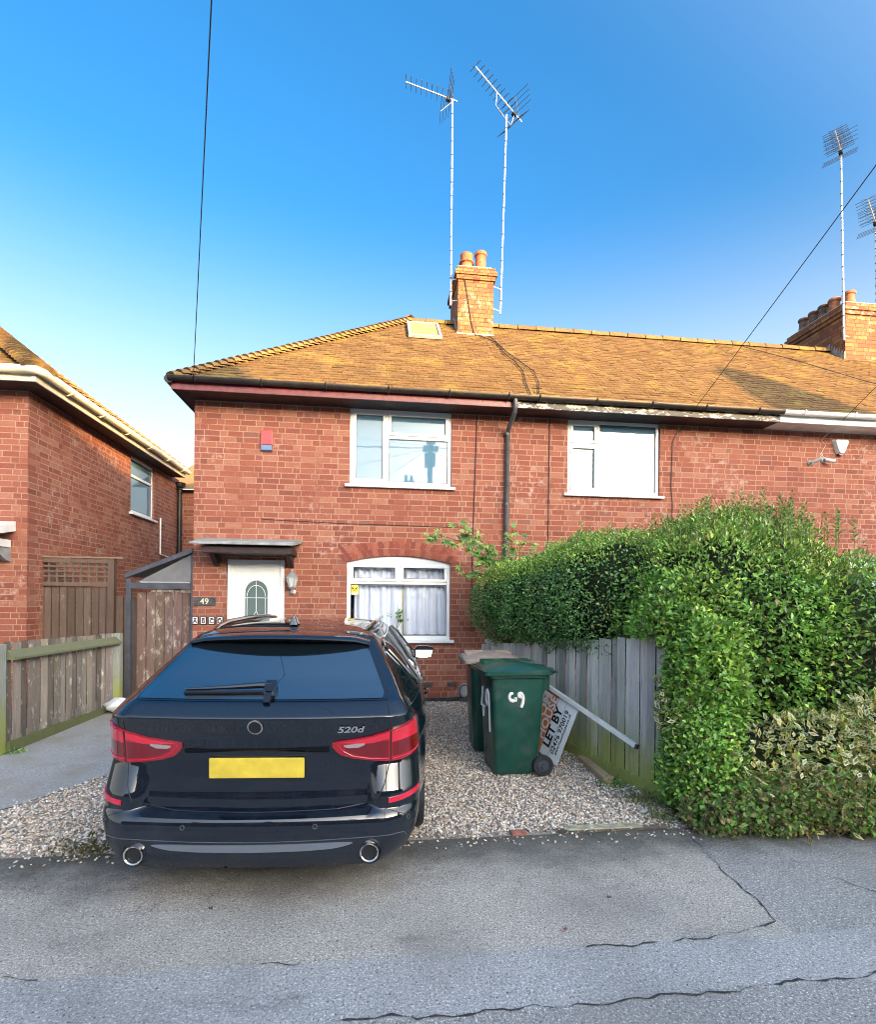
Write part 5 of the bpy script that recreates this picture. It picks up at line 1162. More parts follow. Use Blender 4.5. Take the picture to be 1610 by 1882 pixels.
# ------------------------------------------------------------------ let board
sg = root('estate_sign', (1.84, 5.18, .03), 'white and orange LET BY board leaning on its post between bin and fence', 'sign')
B0, TR, TL = Vector((1.84, 5.18, .035)), Vector((2.01, 5.05, .63)), Vector((1.825, 5.48, .767))
ex = (TR-B0); W_ = ex.length; ex.normalize(); ey = (TL-TR); ey = (ey-ex*ey.dot(ex)); H_ = ey.length; ey.normalize(); ez = ex.cross(ey)
def sp_(u, v, w=0): return B0+ex*u+ey*v+ez*w
g = MB(); g.obox(sp_(W_/2, H_/2, -.006), ex*W_/2, ey*H_/2, ez*.006); g.build('board', simple('white board', (.80, .85, .88), .35, var=.04), sg)
og = simple('orange print', (.62, .20, .07), .4, var=.06); bk = simple('black print', (.012, .012, .016), .4); bl = simple('grey blue line', (.30, .42, .50), .5)
g = MB(); g.obox(sp_(W_/2, H_*.76, .0012), ex*(W_/2-.004), ey*H_*.20, ez*.0008); g.build('orange_band', og, sg)
g = MB(); put_text(g, 'OM', .145, sp_(W_-.02, H_*.85, .0030), ex, ey, .004, .0006, 'RIGHT', 1.15); put_text(g, 'HOUSE', .135, sp_(W_-.02, H_*.655, .0030), ex, ey, .003, .0006, 'RIGHT', 1.1); g.build('agent_lettering', M['white_pl'], sg)
g = MB(); put_text(g, 'LET BY', .135, sp_(W_*.5, H_*.435, .0022), ex, ey, .004, .0008, 'CENTER', 1.05); put_text(g, '02476 970019', .076, sp_(W_*.5, H_*.225, .0022), ex, ey, .0008, .0008, 'CENTER', 1.1); put_text(g, 'www.roomhouse.co.uk', .042, sp_(W_*.5, H_*.125, .0022), ex, ey, .0004, .0008, 'CENTER', 1.15)
g.build('black_lettering', bk, sg)
g = MB()
for v in (.55, .315): g.obox(sp_(W_/2, H_*v, .0008), ex*(W_/2-.004), ey*.002, ez*.0006)
g.build('rule_line', bl, sg)
g = MB(); e0 = sp_(W_+.022, H_*.98, -.004); e1 = sp_(W_+.022, -.72, -.004); g.obox((e0+e1)/2, ey*((e0-e1).length/2), ex*.020, ez*.022); g.build('sign_post', M['white_paint'], sg, bevel=.003)
g = MB(); g.obox(e1-ey*.009, ey*.0085, ex*.0195, ez*.0215); g.build('post_end', M['grey_pl'], sg)
g = MB(); g.obox(Vector((2.155, 4.985, gz(5)+.035)), Vector((.015, .36, -.004)), (.045, -.003, 0), (0, 0, .026)); thing(g, 'timber_offcut', M['new_wood'], 'pale sawn timber plank lying on the gravel beside the right fence', 'plank', bevel=.003)
# litter on the pavement
def drop_leaf(x, y, s, col, lab, a):
    g = MB(); n = 9; pts = [(x+s*math.cos(t+a)*(1 if i % 2 else .7), y+s*.62*math.sin(t+a)*(1 if i % 2 else .75), .006+.012*abs(math.sin(t*2))) for i, t in enumerate(np.linspace(0, 2*math.pi, n)[:-1])]
    g.add([(x, y, .007)]+pts, [(0, 1+i, 1+(i+1) % 8) for i in range(8)]); thing(g, 'fallen_leaf', simple('dead leaf', col, .7, var=.25, scale=60), lab, 'leaf', 'litter on the pavement')
drop_leaf(.995, 2.64, .016, (.30, .085, .05), 'reddish brown fallen leaf lying on the pavement', .4); drop_leaf(1.35, 2.90, .014, (.02, .02, .03), 'dark blackened leaf on the pavement right of the red leaf', 1.2)
drop_leaf(-.86, 3.02, .014, (.03, .035, .02), 'dark mossy scrap on the pavement behind the car', .2); drop_leaf(.73, 3.36, .010, (.2, .2, .15), 'tiny grey leaf on the pavement near the gravel edge', 2)
def brick_piece(x0, x1, y, h, mat, lab):
    g = MB(); g.box((x0, y-.045, -.005), (x1, y+.04, h)); thing(g, 'edging_brick', mat, lab, 'brick', 'edging bricks along the gravel', bevel=.012)
brick_piece(1.0, 1.12, 3.775, .020, simple('worn red brick', (.33, .13, .09), .9, var=.25, scale=20, bump=.4), 'broken red brick set in the gravel edge')
brick_piece(1.42, 2.02, 3.80, .022, simple('mossy concrete', (.36, .34, .22), .9, var=.3, scale=16, bump=.5), 'long pale concrete edging slab at the gravel corner by the hedge')
# window plant
fp = root('potted_plant', (.36, YF+.16, 1.14), 'small leafy plant in a pale pot standing inside the arched window', 'plant')
g = MB(); g.lathe((.36, YF+.16, 1.14), (0, 0, 1), [(0, .04), (.08, .055), (.085, .055), (.085, .045)], 14); g.build('pot', simple('pale green pot', (.45, .52, .42), .5), fp, smooth=True)
g = MB(); P = []
for k in range(5):
    a = rng.uniform(0, 6.28); e = Vector((.36+.09*math.cos(a), YF+.16+.03*math.sin(a), 1.22+rng.uniform(.14, .30))); g.tube([(.36, YF+.16, 1.2), e], .004, 4)
    for j in range(9): P.append((e.x+rng.normal(0, .03), e.y+rng.normal(0, .015), e.z+rng.normal(0, .035)))
g.build('stems', M['twig'], fp); P = np.array(P); n = len(P); D = rng.normal(0, 1, (n, 3)); N = rng.normal(0, .5, (n, 3)); N[:, 1] -= 1; L = rng.uniform(.04, .07, n)
foliage([leaves_np(P, D, N, L, L*.6, pick(n, DARKG))], 'foliage', M['leaf'], fp)

# ------------------------------------------------------------------ estate car (local: x right, y forward from the rear bumper, z up)
ip = lambda z, t: float(np.interp(z, [a for a, _ in t], [b for _, b in t]))
T_Y = [(.20,.075),(.22,.040),(.26,.018),(.30,.010),(.36,.004),(.42,.0),(.455,.0),(.478,.006),(.498,.016),(.513,.028),(.524,.034),(.575,.036),(.60,.042),(.68,.080),(.76,.118),(.80,.118),(.85,.112),(.93,.100),(1.0,.074),(1.028,.062),(1.037,.066),(1.05,.080),(1.075,.106),(1.10,.135),(1.12,.180),(1.2,.325),(1.3,.485),(1.4,.645),(1.435,.69),(1.45,.74),(1.465,.82),(1.478,.98),(1.488,1.15),(1.496,1.5)]
T_REC = [(.495,0),(.51,.035),(.525,.070),(.60,.078),(.68,.048),(.76,.008),(.80,.006),(.90,.004),(1.0,0)]
T_W = [(.20,.76),(.22,.80),(.26,.842),(.30,.868),(.36,.893),(.44,.910),(.55,.918),(.62,.914),(.70,.908),(.85,.90),(.95,.886),(1.0,.874),(1.035,.860),(1.075,.832),(1.10,.814),(1.12,.80),(1.2,.755),(1.3,.690),(1.4,.622),(1.435,.594),(1.45,.56),(1.465,.515),(1.478,.46),(1.488,.36),(1.496,.2)]
T_F = [(.2,4.7),(.3,4.88),(.5,4.93),(.6,4.93),(.7,4.88),(.8,4.6),(.9,4.0),(.95,3.75),(1.0,3.65),(1.1,3.5),(1.2,3.3),(1.3,3.08),(1.4,2.8),(1.435,2.65),(1.45,2.55),(1.465,2.4),(1.478,2.25),(1.488,2.1),(1.496,1.9)]
T_CR = [(.2,.07),(.5,.11),(.6,.10),(1.0,.085),(1.4,.10)]
T_RC = [(.2,.24),(.5,.24),(.9,.22),(1.1,.17),(1.4,.13),(1.45,.16),(1.478,.14),(1.496,.06)]
def sm(a, b, x): t = min(1, max(0, (x-a)/(b-a))); return t*t*(3-2*t)
def rearY(x, z): return ip(z, T_Y)+ip(z, T_CR)*(x/.9)**2+ip(z, T_REC)*(1-sm(.605, .672, abs(x)))
def car_pos(s, z):
    sg_ = -1 if s < 0 else 1; s = abs(s); w = ip(z, T_W); rc = ip(z, T_RC); xs = w-rc; yc = rearY(xs, z)+rc
    if s <= xs: return Vector((sg_*s, rearY(s, z), z))
    th = (s-xs)/rc
    if th <= math.pi/2: return Vector((sg_*(xs+rc*math.sin(th)), yc-rc*math.cos(th), z))
    y = yc+(s-xs-rc*math.pi/2); return Vector((sg_*side_x(y, yc, w, z), y, z))
def side_x(y, yc, w, z):
    fl = .062*sm(0, .75, y-yc)*(1 if z < 1.05 else .8); yf = ip(z, T_F)
    ta = .05*sm(yf-2.4, yf-.5, y); return w+fl-ta+(.012*math.exp(-((z-.80)/.03)**2) if z < 1 else 0)*sm(0, .6, y-yc)
def y2s(y, z): w = ip(z, T_W); rc = ip(z, T_RC); xs = w-rc; yc = rearY(xs, z)+rc; return xs+rc*math.pi/2+(y-yc)
def car_pt(s, z, off=0.0):
    p = car_pos(s, z)
    if off:
        e = .004; ds = car_pos(s+e, z)-car_pos(s-e, z); dz = car_pos(s, z+e)-car_pos(s, z-e); n = ds.cross(dz).normalized(); p = p+n*off
    return p
def patch(cols, mb, off, nz=8, ns=None, skirt=True, sign=1):
    """cols: list of (s, z low, z high) resampled into a skin lying on the body"""
    ss = [c[0] for c in cols]; n = ns or 40; rows = []
    for s in np.linspace(ss[0], ss[-1], n):
        lo = float(np.interp(s, ss, [c[1] for c in cols])); hi = float(np.interp(s, ss, [c[2] for c in cols]))
        rows.append([car_pt(sign*s, lo+(hi-lo)*k/(nz-1), off) for k in range(nz)])
    mb.grid(rows, flip=(sign > 0) is False)
    if skirt:
        lo_ = [[r[0] for r in rows], [car_pt(sign*s, float(np.interp(s, ss, [c[1] for c in cols])), -.004) for s in np.linspace(ss[0], ss[-1], n)]]
        hi_ = [[r[-1] for r in rows], [car_pt(sign*s, float(np.interp(s, ss, [c[2] for c in cols])), -.004) for s in np.linspace(ss[0], ss[-1], n)]]
        mb.grid(lo_); mb.grid(hi_, flip=True)
        for e, r in ((0, rows[0]), (-1, rows[-1])):
            c = cols[e]; mb.grid([r, [car_pt(sign*c[0], c[1]+(c[2]-c[1])*k/(nz-1), -.004) for k in range(nz)]])
def sline(mb, pts, r, off, sign=1, n=6, cap=True):
    P = []
    for a, b in zip(pts[:-1], pts[1:]):
        m = max(2, int(math.hypot(b[0]-a[0], b[1]-a[1])/.03))
        P += [car_pt(sign*(a[0]+(b[0]-a[0])*k/m), a[1]+(b[1]-a[1])*k/m, off) for k in range(m)]
    P.append(car_pt(sign*pts[-1][0], pts[-1][1], off)); mb.tube(P, r, n, cap)

m, nt, b = mk('dark metallic car paint', (.004, .006, .011), .22, metal=0, spec=.0, coat=1.0); b.inputs['Coat IOR'].default_value = 1.72; p, _ = POS(nt)
tc = nt.nodes.new('ShaderNodeTexCoord').outputs['Object']; zc = SEP(nt, tc)[2]
dust = MA(nt, 'MULTIPLY', STEP(nt, NOI(nt, tc, 7, 6, .7), .48, .75), MA(nt, 'SUBTRACT', 1.0, STEP(nt, zc, .45, 1.0)))
setc(nt, b, MIX(nt, MA(nt, 'MULTIPLY', dust, .10), (.004, .008, .016), (.085, .09, .095)))
nt.links.new(MA(nt, 'MULTIPLY_ADD', dust, .18, .03), b.inputs['Coat Roughness']); M['paint'] = m
M['carglass'] = glass('privacy glass', (.006, .011, .016), 3.2, .015); M['sideglass'] = glass('car side glass', (.008, .010, .012), 2.3, .01)
M['lens_dark'] = mk('dark red lens', (.15, .003, .008), .10, coat=1)[0]; M['lens_red'] = mk('bright red lens', (.62, .018, .045), .12, coat=1)[0]
M['lens_mid'] = mk('red lens', (.32, .006, .016), .10, coat=1)[0]; M['lens_white'] = mk('white lens', (.34, .28, .29), .15, coat=1)[0]; M['reflex'] = mk('red reflector', (.60, .012, .045), .25, coat=1)[0]
M['chrome'] = mk('chrome', (.72, .73, .74), .08, metal=1)[0]; M['gloss_black'] = mk('gloss black trim', (.006, .006, .007), .12, coat=.6)[0]
M['satin'] = mk('satin grey trim', (.28, .31, .36), .28, metal=.7)[0]
car = root('estate_car', (0, 0, 0), 'dark navy estate car with red tail lamps parked tail first on the gravel drive', 'car'); car['off'] = (0, 0, 0)
def cb(mb, name, mat, parent=None, **k): return mb.build(name, M[mat] if isinstance(mat, str) else mat, parent or car, local=True, **k)
zs = sorted(set([round(float(v), 4) for v in list(np.linspace(.22, .495, 16))+list(np.linspace(.50, .60, 15))+list(np.linspace(.62, 1.02, 18))+list(np.linspace(1.025, 1.12, 12))+list(np.linspace(1.14, 1.42, 13))+[1.435, 1.442, 1.45, 1.457, 1.465, 1.472, 1.478, 1.484, 1.488, 1.493, 1.496]]))
def outline(z):
    w = ip(z, T_W); rc = ip(z, T_RC); xs = w-rc; yc = rearY(xs, z)+rc; yf = ip(z, T_F); rf = min(.45, w*.8); half = []
    half += [(x, rearY(x, z)) for x in list(np.linspace(0, max(xs*.7, .001), 10))+[xs*.74, xs*.78, xs*.82, xs*.86, xs*.9, xs*.95]]
    half += [(xs+rc*math.sin(t), yc-rc*math.cos(t)) for t in np.linspace(0, math.pi/2, 13)]
    y1 = yf-rf; ya = list(np.linspace(yc, max(yc+.02, y1), 70))[1:]
    half += [(side_x(y, yc, w, z), y) for y in ya]
    xe = half[-1][0]
    half += [((xe-rf)+rf*math.cos(t) if xe > rf else xe*math.cos(t), y1+rf*math.sin(t)) for t in np.linspace(0, math.pi/2, 8)[1:]]
    half.append((0, yf+.02))
    return [(x, y, z) for x, y in half]+[(-x, y, z) for x, y in half[-2:0:-1]]
rows = [outline(z) for z in zs]; nc = len(rows[0])
g = MB(); vs_ = [p for r in rows for p in r]; fs_ = []
for i in range(len(rows)-1):
    for j in range(nc):
        a = i*nc+j; b_ = i*nc+(j+1) % nc; cx = [(vs_[a][k]+vs_[b_+nc][k])/2 for k in range(3)]
        if abs(cx[0]) > .70 and min(math.hypot(cx[1]-1.10, cx[2]-.335), math.hypot(cx[1]-4.07, cx[2]-.335)) < .365: continue
        fs_.append((a, b_, b_+nc, a+nc))
g.add(vs_, fs_); g.add(rows[0], [tuple(range(nc))[::-1]]); g.add(rows[-1], [tuple(range(nc))])
cb(g, 'body', 'paint', smooth=True, sharp=32)
g = MB()
for yy_ in (1.10, 4.07):
    for s in (-1, 1): g.lathe((s*.56, yy_, .36), (s, 0, 0), [(0, .40), (.33, .385)], 24)
cb(g, 'wheel_arch_liner', 'black_pl')
# rear spoiler
g = MB(); rows = []; HWS = .580
for x in np.linspace(-HWS, HWS, 25):
    t = abs(x)/HWS; dz = -.028*t*t; dy = .085*t*t; e = .018*max(0, (t-.85)/.15)
    rows.append([(x, .95+dy, 1.464+dz-e*.5), (x, .74+dy, 1.464+dz-e), (x, .60+dy, 1.452+dz-e), (x, .552+dy, 1.442+dz-e), (x, .545+dy, 1.434+dz-e), (x, .552+dy, 1.426+dz-e), (x, .63+dy, 1.400+dz), (x, .675+dy, 1.385+dz)])
g.grid(rows, flip=True); sp1 = cb(g, 'rear_spoiler', 'paint', smooth=True, sharp=40)
g = MB(); rows = [[(x, .555+.085*(x/HWS)**2, 1.4205-.028*(x/HWS)**2), (x, .630+.085*(x/HWS)**2, 1.3945-.028*(x/HWS)**2), (x, .678+.085*(x/HWS)**2, 1.378-.028*(x/HWS)**2)] for x in np.linspace(-.54, .54, 21)]
g.grid(rows, flip=True); cb(g, 'brake_light_strip', 'gloss_black', sp1)
# rear window with its painted border
g = MB(); rows = []
def glass_rows(zl, zh, wl, wh, off, nz=14, ns=36):
    rr_ = []
    for k in range(nz):
        z = zl+(zh-zl)*k/(nz-1); t = k/(nz-1); hw = wl+(wh-wl)*t; cr_ = .05*max(0, (t-.86)/.14)**2+.02*max(0, (.1-t)/.1)**2
        rr_.append([car_pt(s, z, off) for s in np.linspace(-(hw-cr_), hw-cr_, ns)])
    return rr_
g.grid(glass_rows(1.108, 1.402, .735, .590, .003)); rwb = cb(g, 'window_surround', 'gloss_black', smooth=True)
g = MB(); g.grid(glass_rows(1.114, 1.385, .712, .560, .0065)); cb(g, 'rear_window', 'carglass', smooth=True)
# wiper
g = MB(); c0 = car_pt(.045, 1.150, .03); 
g.obox(c0, (.030, 0, 0), Vector((0, .036, .026)), Vector((0, -.012, .016))); g.obox(car_pt(.045, 1.112, .014), (.018, 0, 0), Vector((0, .028, .024)), Vector((0, -.009, .012)))
wa = [car_pt(s, z, .035) for s, z in ((.05, 1.158), (-.02, 1.158), (-.16, 1.150), (-.30, 1.143), (-.43, 1.138))]; g.tube(wa, [.018, .018, .015, .011, .007], 8)
wb = [car_pt(s, z, .016) for s, z in ((-.44, 1.134), (-.2, 1.137), (.02, 1.140))]; g.tube(wb, .013, 6)
cb(g, 'rear_wiper', 'gloss_black', smooth=True)
# gaps
g = MB(); gap = [(.722, 1.108), (.738, 1.04), (.742, .90), (.738, .76), (.712, .65), (.672, .57), (.60, .526), (.45, .5155), (0, .513)]
for s in (1, -1): sline(g, gap, .0032, .0005, s)
for s in (1, -1): sline(g, [(.70, .526), (.80, .492), (.86, .47)], .002, .0004, s)
cb(g, 'tailgate_gap', 'black_pl')
g = MB(); vl = [(.0, .377), (.3, .378), (.6, .380), (.80, .381), (.845, .375), (.862, .352), (.865, .30), (.862, .25)]
for s in (1, -1): sline(g, vl, .0028, .0005, s)
cb(g, 'bumper_gap', 'grey_pl')
g = MB(); cols = [(-.54, .352, .356), (-.50, .340, .360), (-.44, .330, .362), (-.3, .324, .363), (0, .322, .364), (.3, .324, .363), (.44, .330, .362), (.50, .340, .360), (.54, .352, .356)]
patch(cols, g, .006, 5); cb(g, 'bumper_strip', 'satin', smooth=True)
# tail lamps, reflectors
LC = [(.415, .858, .884), (.435, .832, .889), (.46, .810, .893), (.53, .786, .901), (.62, .772, .914), (.68, .767, .932), (.74, .762, .950), (.80, .766, .966), (.88, .777, .982), (.95, .795, .990), (1.00, .813, .990), (1.05, .85, .968)]
def lc(s, k): return float(np.interp(s, [c[0] for c in LC], [c[k] for c in LC]))
for s in (-1, 1):
    g = MB(); patch(LC, g, .010, 10, 60, sign=s); lamp = cb(g, 'tail_lamp', 'lens_mid', smooth=True)
    g = MB(); patch([(q, lc(q, 2)-.045*min(1, (q-.40)/.25), lc(q, 2)-.008) for q in np.linspace(.45, .735, 10)]+[(.735, lc(.735, 2)-.060, lc(.735, 2)-.008)], g, .0125, 4, 30, sign=s); patch([(q, lc(q, 2)-.075-.02*(q-.745)/.2, lc(q, 2)-.010) for q in np.linspace(.748, .97, 8)], g, .0125, 4, 20, sign=s); cb(g, 'upper_lens', 'lens_red', lamp, smooth=True)
    g = MB(); patch([(.485, .838, .872), (.53, .816, .874), (.60, .796, .878), (.73, .786, .885)], g, .0120, 4, 24, sign=s); patch([(.752, .792, .880), (.9, .806, .898), (.985, .835, .91)], g, .0120, 4, 20, sign=s); cb(g, 'lower_lens', 'lens_dark', lamp, smooth=True)
    g = MB(); patch([(.480, .860, .870), (.50, .852, .872), (.56, .853, .876), (.595, .868, .878)], g, .0145, 4, 16, sign=s); cb(g, 'reversing_light', 'lens_white', lamp, smooth=True)
    g = MB(); sline(g, [(.44, .874), (.475, .832), (.53, .800), (.62, .783), (.73, .778)], .0028, .0125, s); sline(g, [(.752, .779), (.86, .790), (.97, .818)], .0028, .0125, s); cb(g, 'light_bar', 'lens_red', lamp)
    g = MB(); sline(g, [(.742, .764), (.742, .950)], .0035, .0105, s); cb(g, 'lamp_gap', 'black_pl', lamp)
    g = MB(); patch([(.735, .548, .576), (.80, .554, .582), (.90, .566, .594), (.99, .578, .602)], g, .006, 4, 20, sign=s); cb(g, 'reflector', 'reflex', smooth=True)
    g = MB(); o = Vector((s*.635, .155, .300)); g.lathe(o, (0, -1, 0), [(0, .050), (.118, .053), (.128, .052), (.130, .047), (.126, .043), (.02, .041)], 28); et = cb(g, 'exhaust_tip', 'steel', smooth=True); g = MB(); g.lathe((s*.635, .046, .300), (0, -1, 0), [(0, .0415), (.004, .0415)], 24); cb(g, 'exhaust_dark_disc', 'cable', et)  # black disc stands in for the darkness inside the pipe
    g = MB(); g.lathe((s*.635, .12, .300), (0, -1, 0), [(0, .072), (.072, .071), (.070, .062), (.02, .06)], 28); cb(g, 'exhaust_surround', 'black_pl')
for q in (-.37, .34, .87, -.87):
    g = MB(); o = car_pt(q, .455, 0); e = .004; n_ = (car_pos(q+e, .455)-car_pos(q-e, .455)).cross(car_pos(q, .455+e)-car_pos(q, .455-e)).normalized(); u_ = n_.orthogonal().normalized(); w_ = n_.cross(u_)
    g.tube([o+(u_*math.cos(a)+w_*math.sin(a))*.0115 for a in np.linspace(0, 2*math.pi, 17)], .0022, 5, False); cb(g, 'parking_sensor', 'grey_pl')
# plate, badges
g = MB(); yb = rearY(0, .745)
g.box((-.262, yb-.020, .690), (.262, yb-.004, .802)); cb(g, 'number_plate', simple('yellow plate', (.66, .50, .055), .4, var=.1, scale=12), bevel=.004)
g = MB(); g.prism([(-.40, rearY(.4, .835)-.004, .825), (-.40, rearY(.4, .86)-.028, .850), (.40, rearY(.4, .86)-.028, .850), (.40, rearY(.4, .835)-.004, .825)], (0, .03, .004)); cb(g, 'tailgate_handle', 'gloss_black', bevel=.003)
g = MB(); o = car_pt(.515, .960, .0045); put_text(g, '520d', .058, o, car_pt(.56, .96)-car_pt(.47, .96), car_pt(.515, .985)-car_pt(.515, .935), .0016, .0012, 'CENTER', 1.25, .25); cb(g, 'model_badge', 'chrome')
g = MB(); o = Vector((0, rearY(0, .985)-.004, .985)); ax = Vector((0, -1, -.25)); g.lathe(o, ax, [(0, .042), (.006, .042), (.008, .039), (.008, .036)], 28); bd = cb(g, 'roundel', 'chrome', smooth=True)
g = MB(); g.lathe(o, ax, [(0, .036), (.0085, .0355), (.0095, .03)], 28); cb(g, 'roundel_face', 'gloss_black', bd, smooth=True)
# side windows, chrome, rails, mirrors, handles
SW = [(.92, 1.320, 1.345), (1.0, 1.180, 1.368), (1.07, 1.075, 1.38), (1.15, 1.022, 1.384), (1.30, 1.012, 1.386), (1.5, 1.010, 1.388), (2.2, 1.005, 1.388), (2.7, .998, 1.375), (3.0, .995, 1.285), (3.3, .99, 1.13), (3.48, .99, 1.01)]
def sw(y, k): return float(np.interp(y, [c[0] for c in SW], [c[k] for c in SW]))
def side_pt(y, z, off, s): return car_pt(s*y2s(y, z), z, off)
for s in (1, -1):
    g = MB(); rows = []
    for y in np.linspace(.92, 3.48, 90):
        lo, hi = sw(y, 1), sw(y, 2); rows.append([side_pt(y, lo+(hi-lo)*k/9, .004, s) for k in range(10)])
    g.grid(rows, flip=s < 0); wd_ = cb(g, 'side_window', 'sideglass', smooth=True)
    g = MB(); loop = [side_pt(y, sw(y, 1), .006, s) for y in np.linspace(.92, 3.48, 60)]; g.tube(loop, .011, 6); g.tube([side_pt(y, sw(y, 2), .006, s) for y in np.linspace(.92, 3.48, 60)], .009, 6); cb(g, 'chrome_trim', 'chrome', wd_, smooth=True)
    g = MB()
    for y in (1.42, 2.36):
        g = MB(); g.tube([side_pt(y+.04*(1-t), sw(y, 1)+(sw(y, 2)-sw(y, 1))*t, .006, s) for t in np.linspace(0, 1, 6)], .022, 6); cb(g, 'window_pillar', 'gloss_black', wd_)
    g = MB()
    for y0 in (1.46, 2.42, 3.5):
        g.tube([side_pt(y0+(.0 if z > .7 else .12*(.7-z)), z, .0004, s) for z in np.linspace(.32, .99, 20)], .003, 5)
    cb(g, 'door_gap', 'black_pl')
    g = MB(); rl_ = [(s*.525, .92, 1.452), (s*.545, 1.05, 1.472), (s*.566, 1.3, 1.488), (s*.57, 1.8, 1.492), (s*.562, 2.4, 1.482), (s*.55, 2.62, 1.464), (s*.545, 2.7, 1.452)]; g.tube(rl_, [.012, .017, .018, .018, .018, .017, .012], 8)
    g.grid([[(q[0], q[1], q[2]) for q in rl_], [(q[0], q[1], q[2]-.05) for q in rl_]])
    cb(g, 'roof_rail', 'gloss_black', smooth=True)
    mo = Vector((s*1.0, 3.06, 1.05)); g = MB(); prof = []
    ol = [(-.105, -.060), (-.112, .02), (-.085, .070), (.02, .076), (.098, .060), (.110, .03), (.085, -.055), (.0, -.068)]
    rws = [[mo+Vector((s*x*k, y, z*k)) for x, z in ol] for k, y in ((1, 0), (1.03, .03), (.95, .09), (.6, .15), (.2, .165))]; g.grid(rws, closed=True, flip=s > 0); g.add(rws[0], [tuple(range(8))]); g.add(rws[-1], [tuple(range(8))])
    g.obox(mo+Vector((-s*.13, .05, -.055)), (.06, 0, 0), (0, .04, 0), (0, 0, .016)); mr = cb(g, 'wing_mirror', 'paint' if 0 else 'gloss_black', smooth=True, sharp=45)
    g = MB(); q = [mo+Vector((s*x*.86, -.006+z*.20, z*.84)) for x, z in ol]; g.add(q, [tuple(range(8))]); g.add([v+Vector((0, .003, 0)) for v in q], [tuple(range(7, -1, -1))]); cb(g, 'mirror_glass', mk('mirror glass', (.85, .87, .88), .02, metal=1)[0] if s < 0 else M['chrome'], mr)
    for y0 in (1.75, 2.72):
        g = MB(); pts = [side_pt(y0+t, .845, .004+.034*math.sin(math.pi*min(1, max(0, (t+.02)/.26)))**.6, s) for t in np.linspace(0, .22, 9)]; g.tube(pts, .012, 6); cb(g, 'door_handle', 'chrome' if 0 else 'paint', smooth=True)
    for y0 in (1.10, 4.07):
        g = MB(); x0 = s*.712; g.lathe((x0, y0, .335), (s, 0, 0), [(0, .25), (.0, .318), (.02, .332), (.05, .336), (.20, .336), (.228, .330), (.245, .312), (.247, .262), (.235, .25)], 48); w = cb(g, 'wheel', 'rubber', smooth=True)
        g = MB(); g.lathe((x0+s*.05, y0, .335), (s, 0, 0), [(0, .248), (.185, .25), (.188, .238), (.12, .225), (.10, .08), (.16, .065), (.165, .03)], 40)
        for k in range(10):
            a = 2*math.pi*k/10; g.obox((x0+s*.205, y0+.15*math.cos(a), .335+.15*math.sin(a)), (.012, 0, 0), Vector((0, math.cos(a), math.sin(a)))*.085, Vector((0, -math.sin(a), math.cos(a)))*.016)
        cb(g, 'rim', 'satin', w)
# roof fin
g = MB(); g.add([(-.028, 1.0, 1.488), (.028, 1.0, 1.488), (.022, 1.16, 1.490), (-.022, 1.16, 1.490), (-.006, 1.015, 1.560), (.006, 1.015, 1.560), (.006, 1.045, 1.560), (-.006, 1.045, 1.560)], [(0, 1, 5, 4), (1, 2, 6, 5), (2, 3, 7, 6), (3, 0, 4, 7), (4, 5, 6, 7)])
cb(g, 'aerial_fin', 'paint', bevel=.006)
car.location = (-.645, 2.985, -.005); car.rotation_euler = (R(1.15), 0, R(-4.1))

# ------------------------------------------------------------------ across the street, behind the camera: what shades and mirrors in the photo
OY = -18.0
h0 = root('terraced_house', (-22, OY, 0), 'red brick house across the street, seen only as shade and mirrored in the panes', 'house', 'houses across the street')
g = MB(); g.box((-27, -24.4, 0), (-17.2, OY, 6.4)); g.build('wall', M['brick'], h0)
g = MB(); pr = [(-27.02, -24.9, 6.3), (-27.02, OY+.45, 6.3), (-27.02, -21.2, 9.55)]; g.prism(pr, (9.84, 0, 0), (.34, .19, .09)); g.build('roof', M['tile'], h0)
for xx in (-25.5, -23.2, -20.8, -18.6):
    for z in (1.0, 3.6):
        g = MB(); g.box((xx-.65, OY-.02, z), (xx+.65, OY+.03, z+1.2)); wo = g.build('window', M['upvc'], h0)
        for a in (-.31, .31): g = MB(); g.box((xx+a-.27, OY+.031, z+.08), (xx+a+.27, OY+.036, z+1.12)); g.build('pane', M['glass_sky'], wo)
g = MB(); g.box((-17.6, -21.6, 8.6), (-16.8, -20.8, 10.1)); ch = g.build('chimney', M['brick'], h0)
for k in (-.2, .2): g = MB(); g.lathe((-17.2+k, -21.2, 10.1), (0, 0, 1), [(0, .13), (.35, .11), (.36, .14), (.42, .13)], 12); g.build('chimney_pot', M['terracotta'], ch)
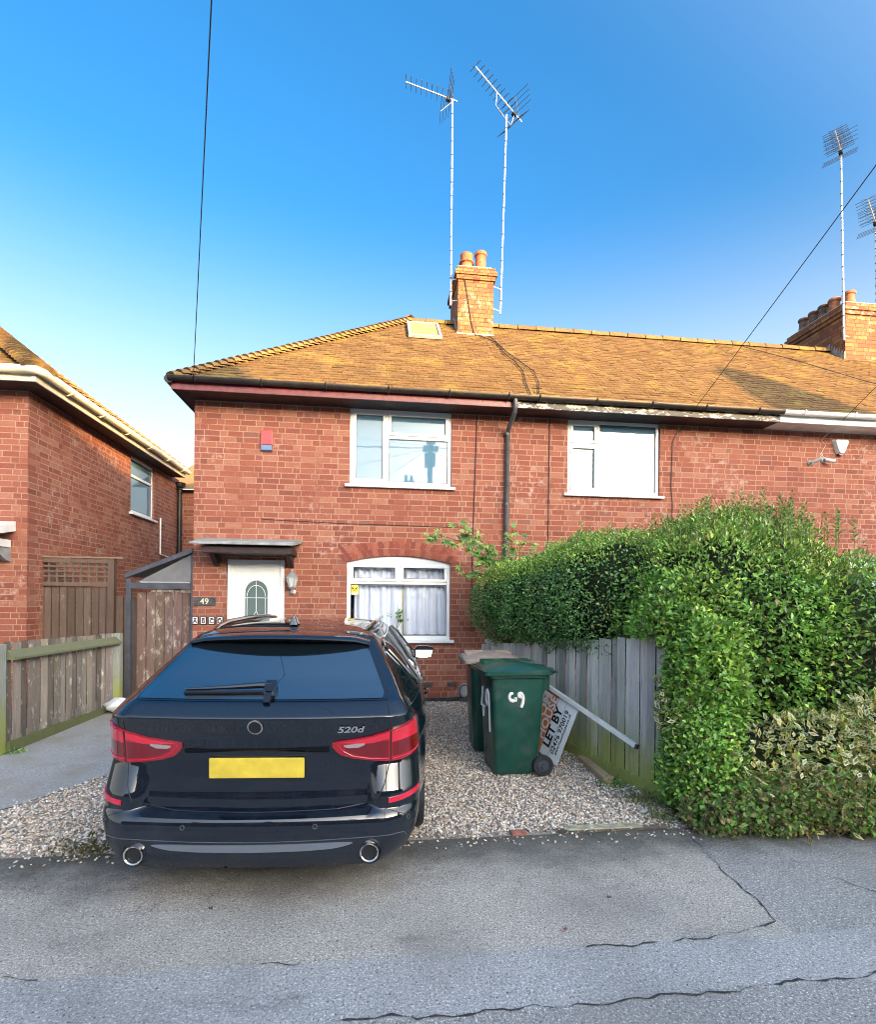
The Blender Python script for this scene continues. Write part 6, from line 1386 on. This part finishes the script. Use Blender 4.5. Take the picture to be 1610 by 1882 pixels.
for k in range(1, 7): c = copy_tree(h0); c.location.x += 9.8*k
up = root('utility_pole', (POLE.x, POLE.y, 0), 'dark timber utility pole with its cables, mirrored in the upstairs window', 'utility pole')
g = MB(); g.tube([(POLE.x, POLE.y, 0), (POLE.x, POLE.y, 8.7)], [.15, .11], 14); g.build('pole_shaft', M['twig'], up)
g = MB(); g.box((POLE.x-.22, POLE.y-.2, 7.5), (POLE.x+.20, POLE.y+.2, 8.1)); g.box((POLE.x-.30, POLE.y-.08, 8.2), (POLE.x+.32, POLE.y+.08, 8.4)); g.lathe((POLE.x, POLE.y, 8.5), (0, 0, 1), [(0, .22), (.2, .2), (.25, .1)], 12); g.build('junction_box', M['black_pl'], up)
for e in ((-14, -9.7, 5.4), (-9, 7.9, 4.8), (10, -9.7, 5.3), (-4, -9.7, 5.3), (14, 8.0, 4.8), (4, -9.7, 5.3), (-18, 7.9, 4.8)):
    cable([Vector(e), POLE+Vector((0, 0, -.1))], .012, 'overhead cable fanning from the street pole, mirrored in the panes', sag=.3, group='mirrored overhead cables')
cf = root('conifer', (15.7, -8.6, 0), 'slim conifer across the street whose tip shades the far roof', 'tree')
g = MB(); g.tube([(15.7, -8.6, 0), (15.7, -8.6, 6), (15.7, -8.6, 8.9)], [.16, .08, .02], 8); g.build('trunk', M['twig'], cf)
n = 12000; z = rng.uniform(.6, 9.1, n); rad = np.interp(z, [.6, 2.5, 7.5, 8.6, 9.1], [1.0, 1.4, .80, .36, .04]); a = rng.uniform(0, 6.28, n); q = rad*np.sqrt(rng.uniform(.2, 1, n))
P = np.stack([15.7+q*np.cos(a), -8.6+q*np.sin(a), z], 1); D = np.stack([np.cos(a), np.sin(a), np.full(n, .5)], 1)+rng.normal(0, .3, (n, 3)); N = rng.normal(0, 1, (n, 3)); L = rng.uniform(.12, .24, n)
foliage([leaves_np(P, D, N, L, L*.6, pick(n, DARKG))], 'crown', M['leaf'], cf)

for o in bpy.data.objects:
    if 'off' in o: del o['off']
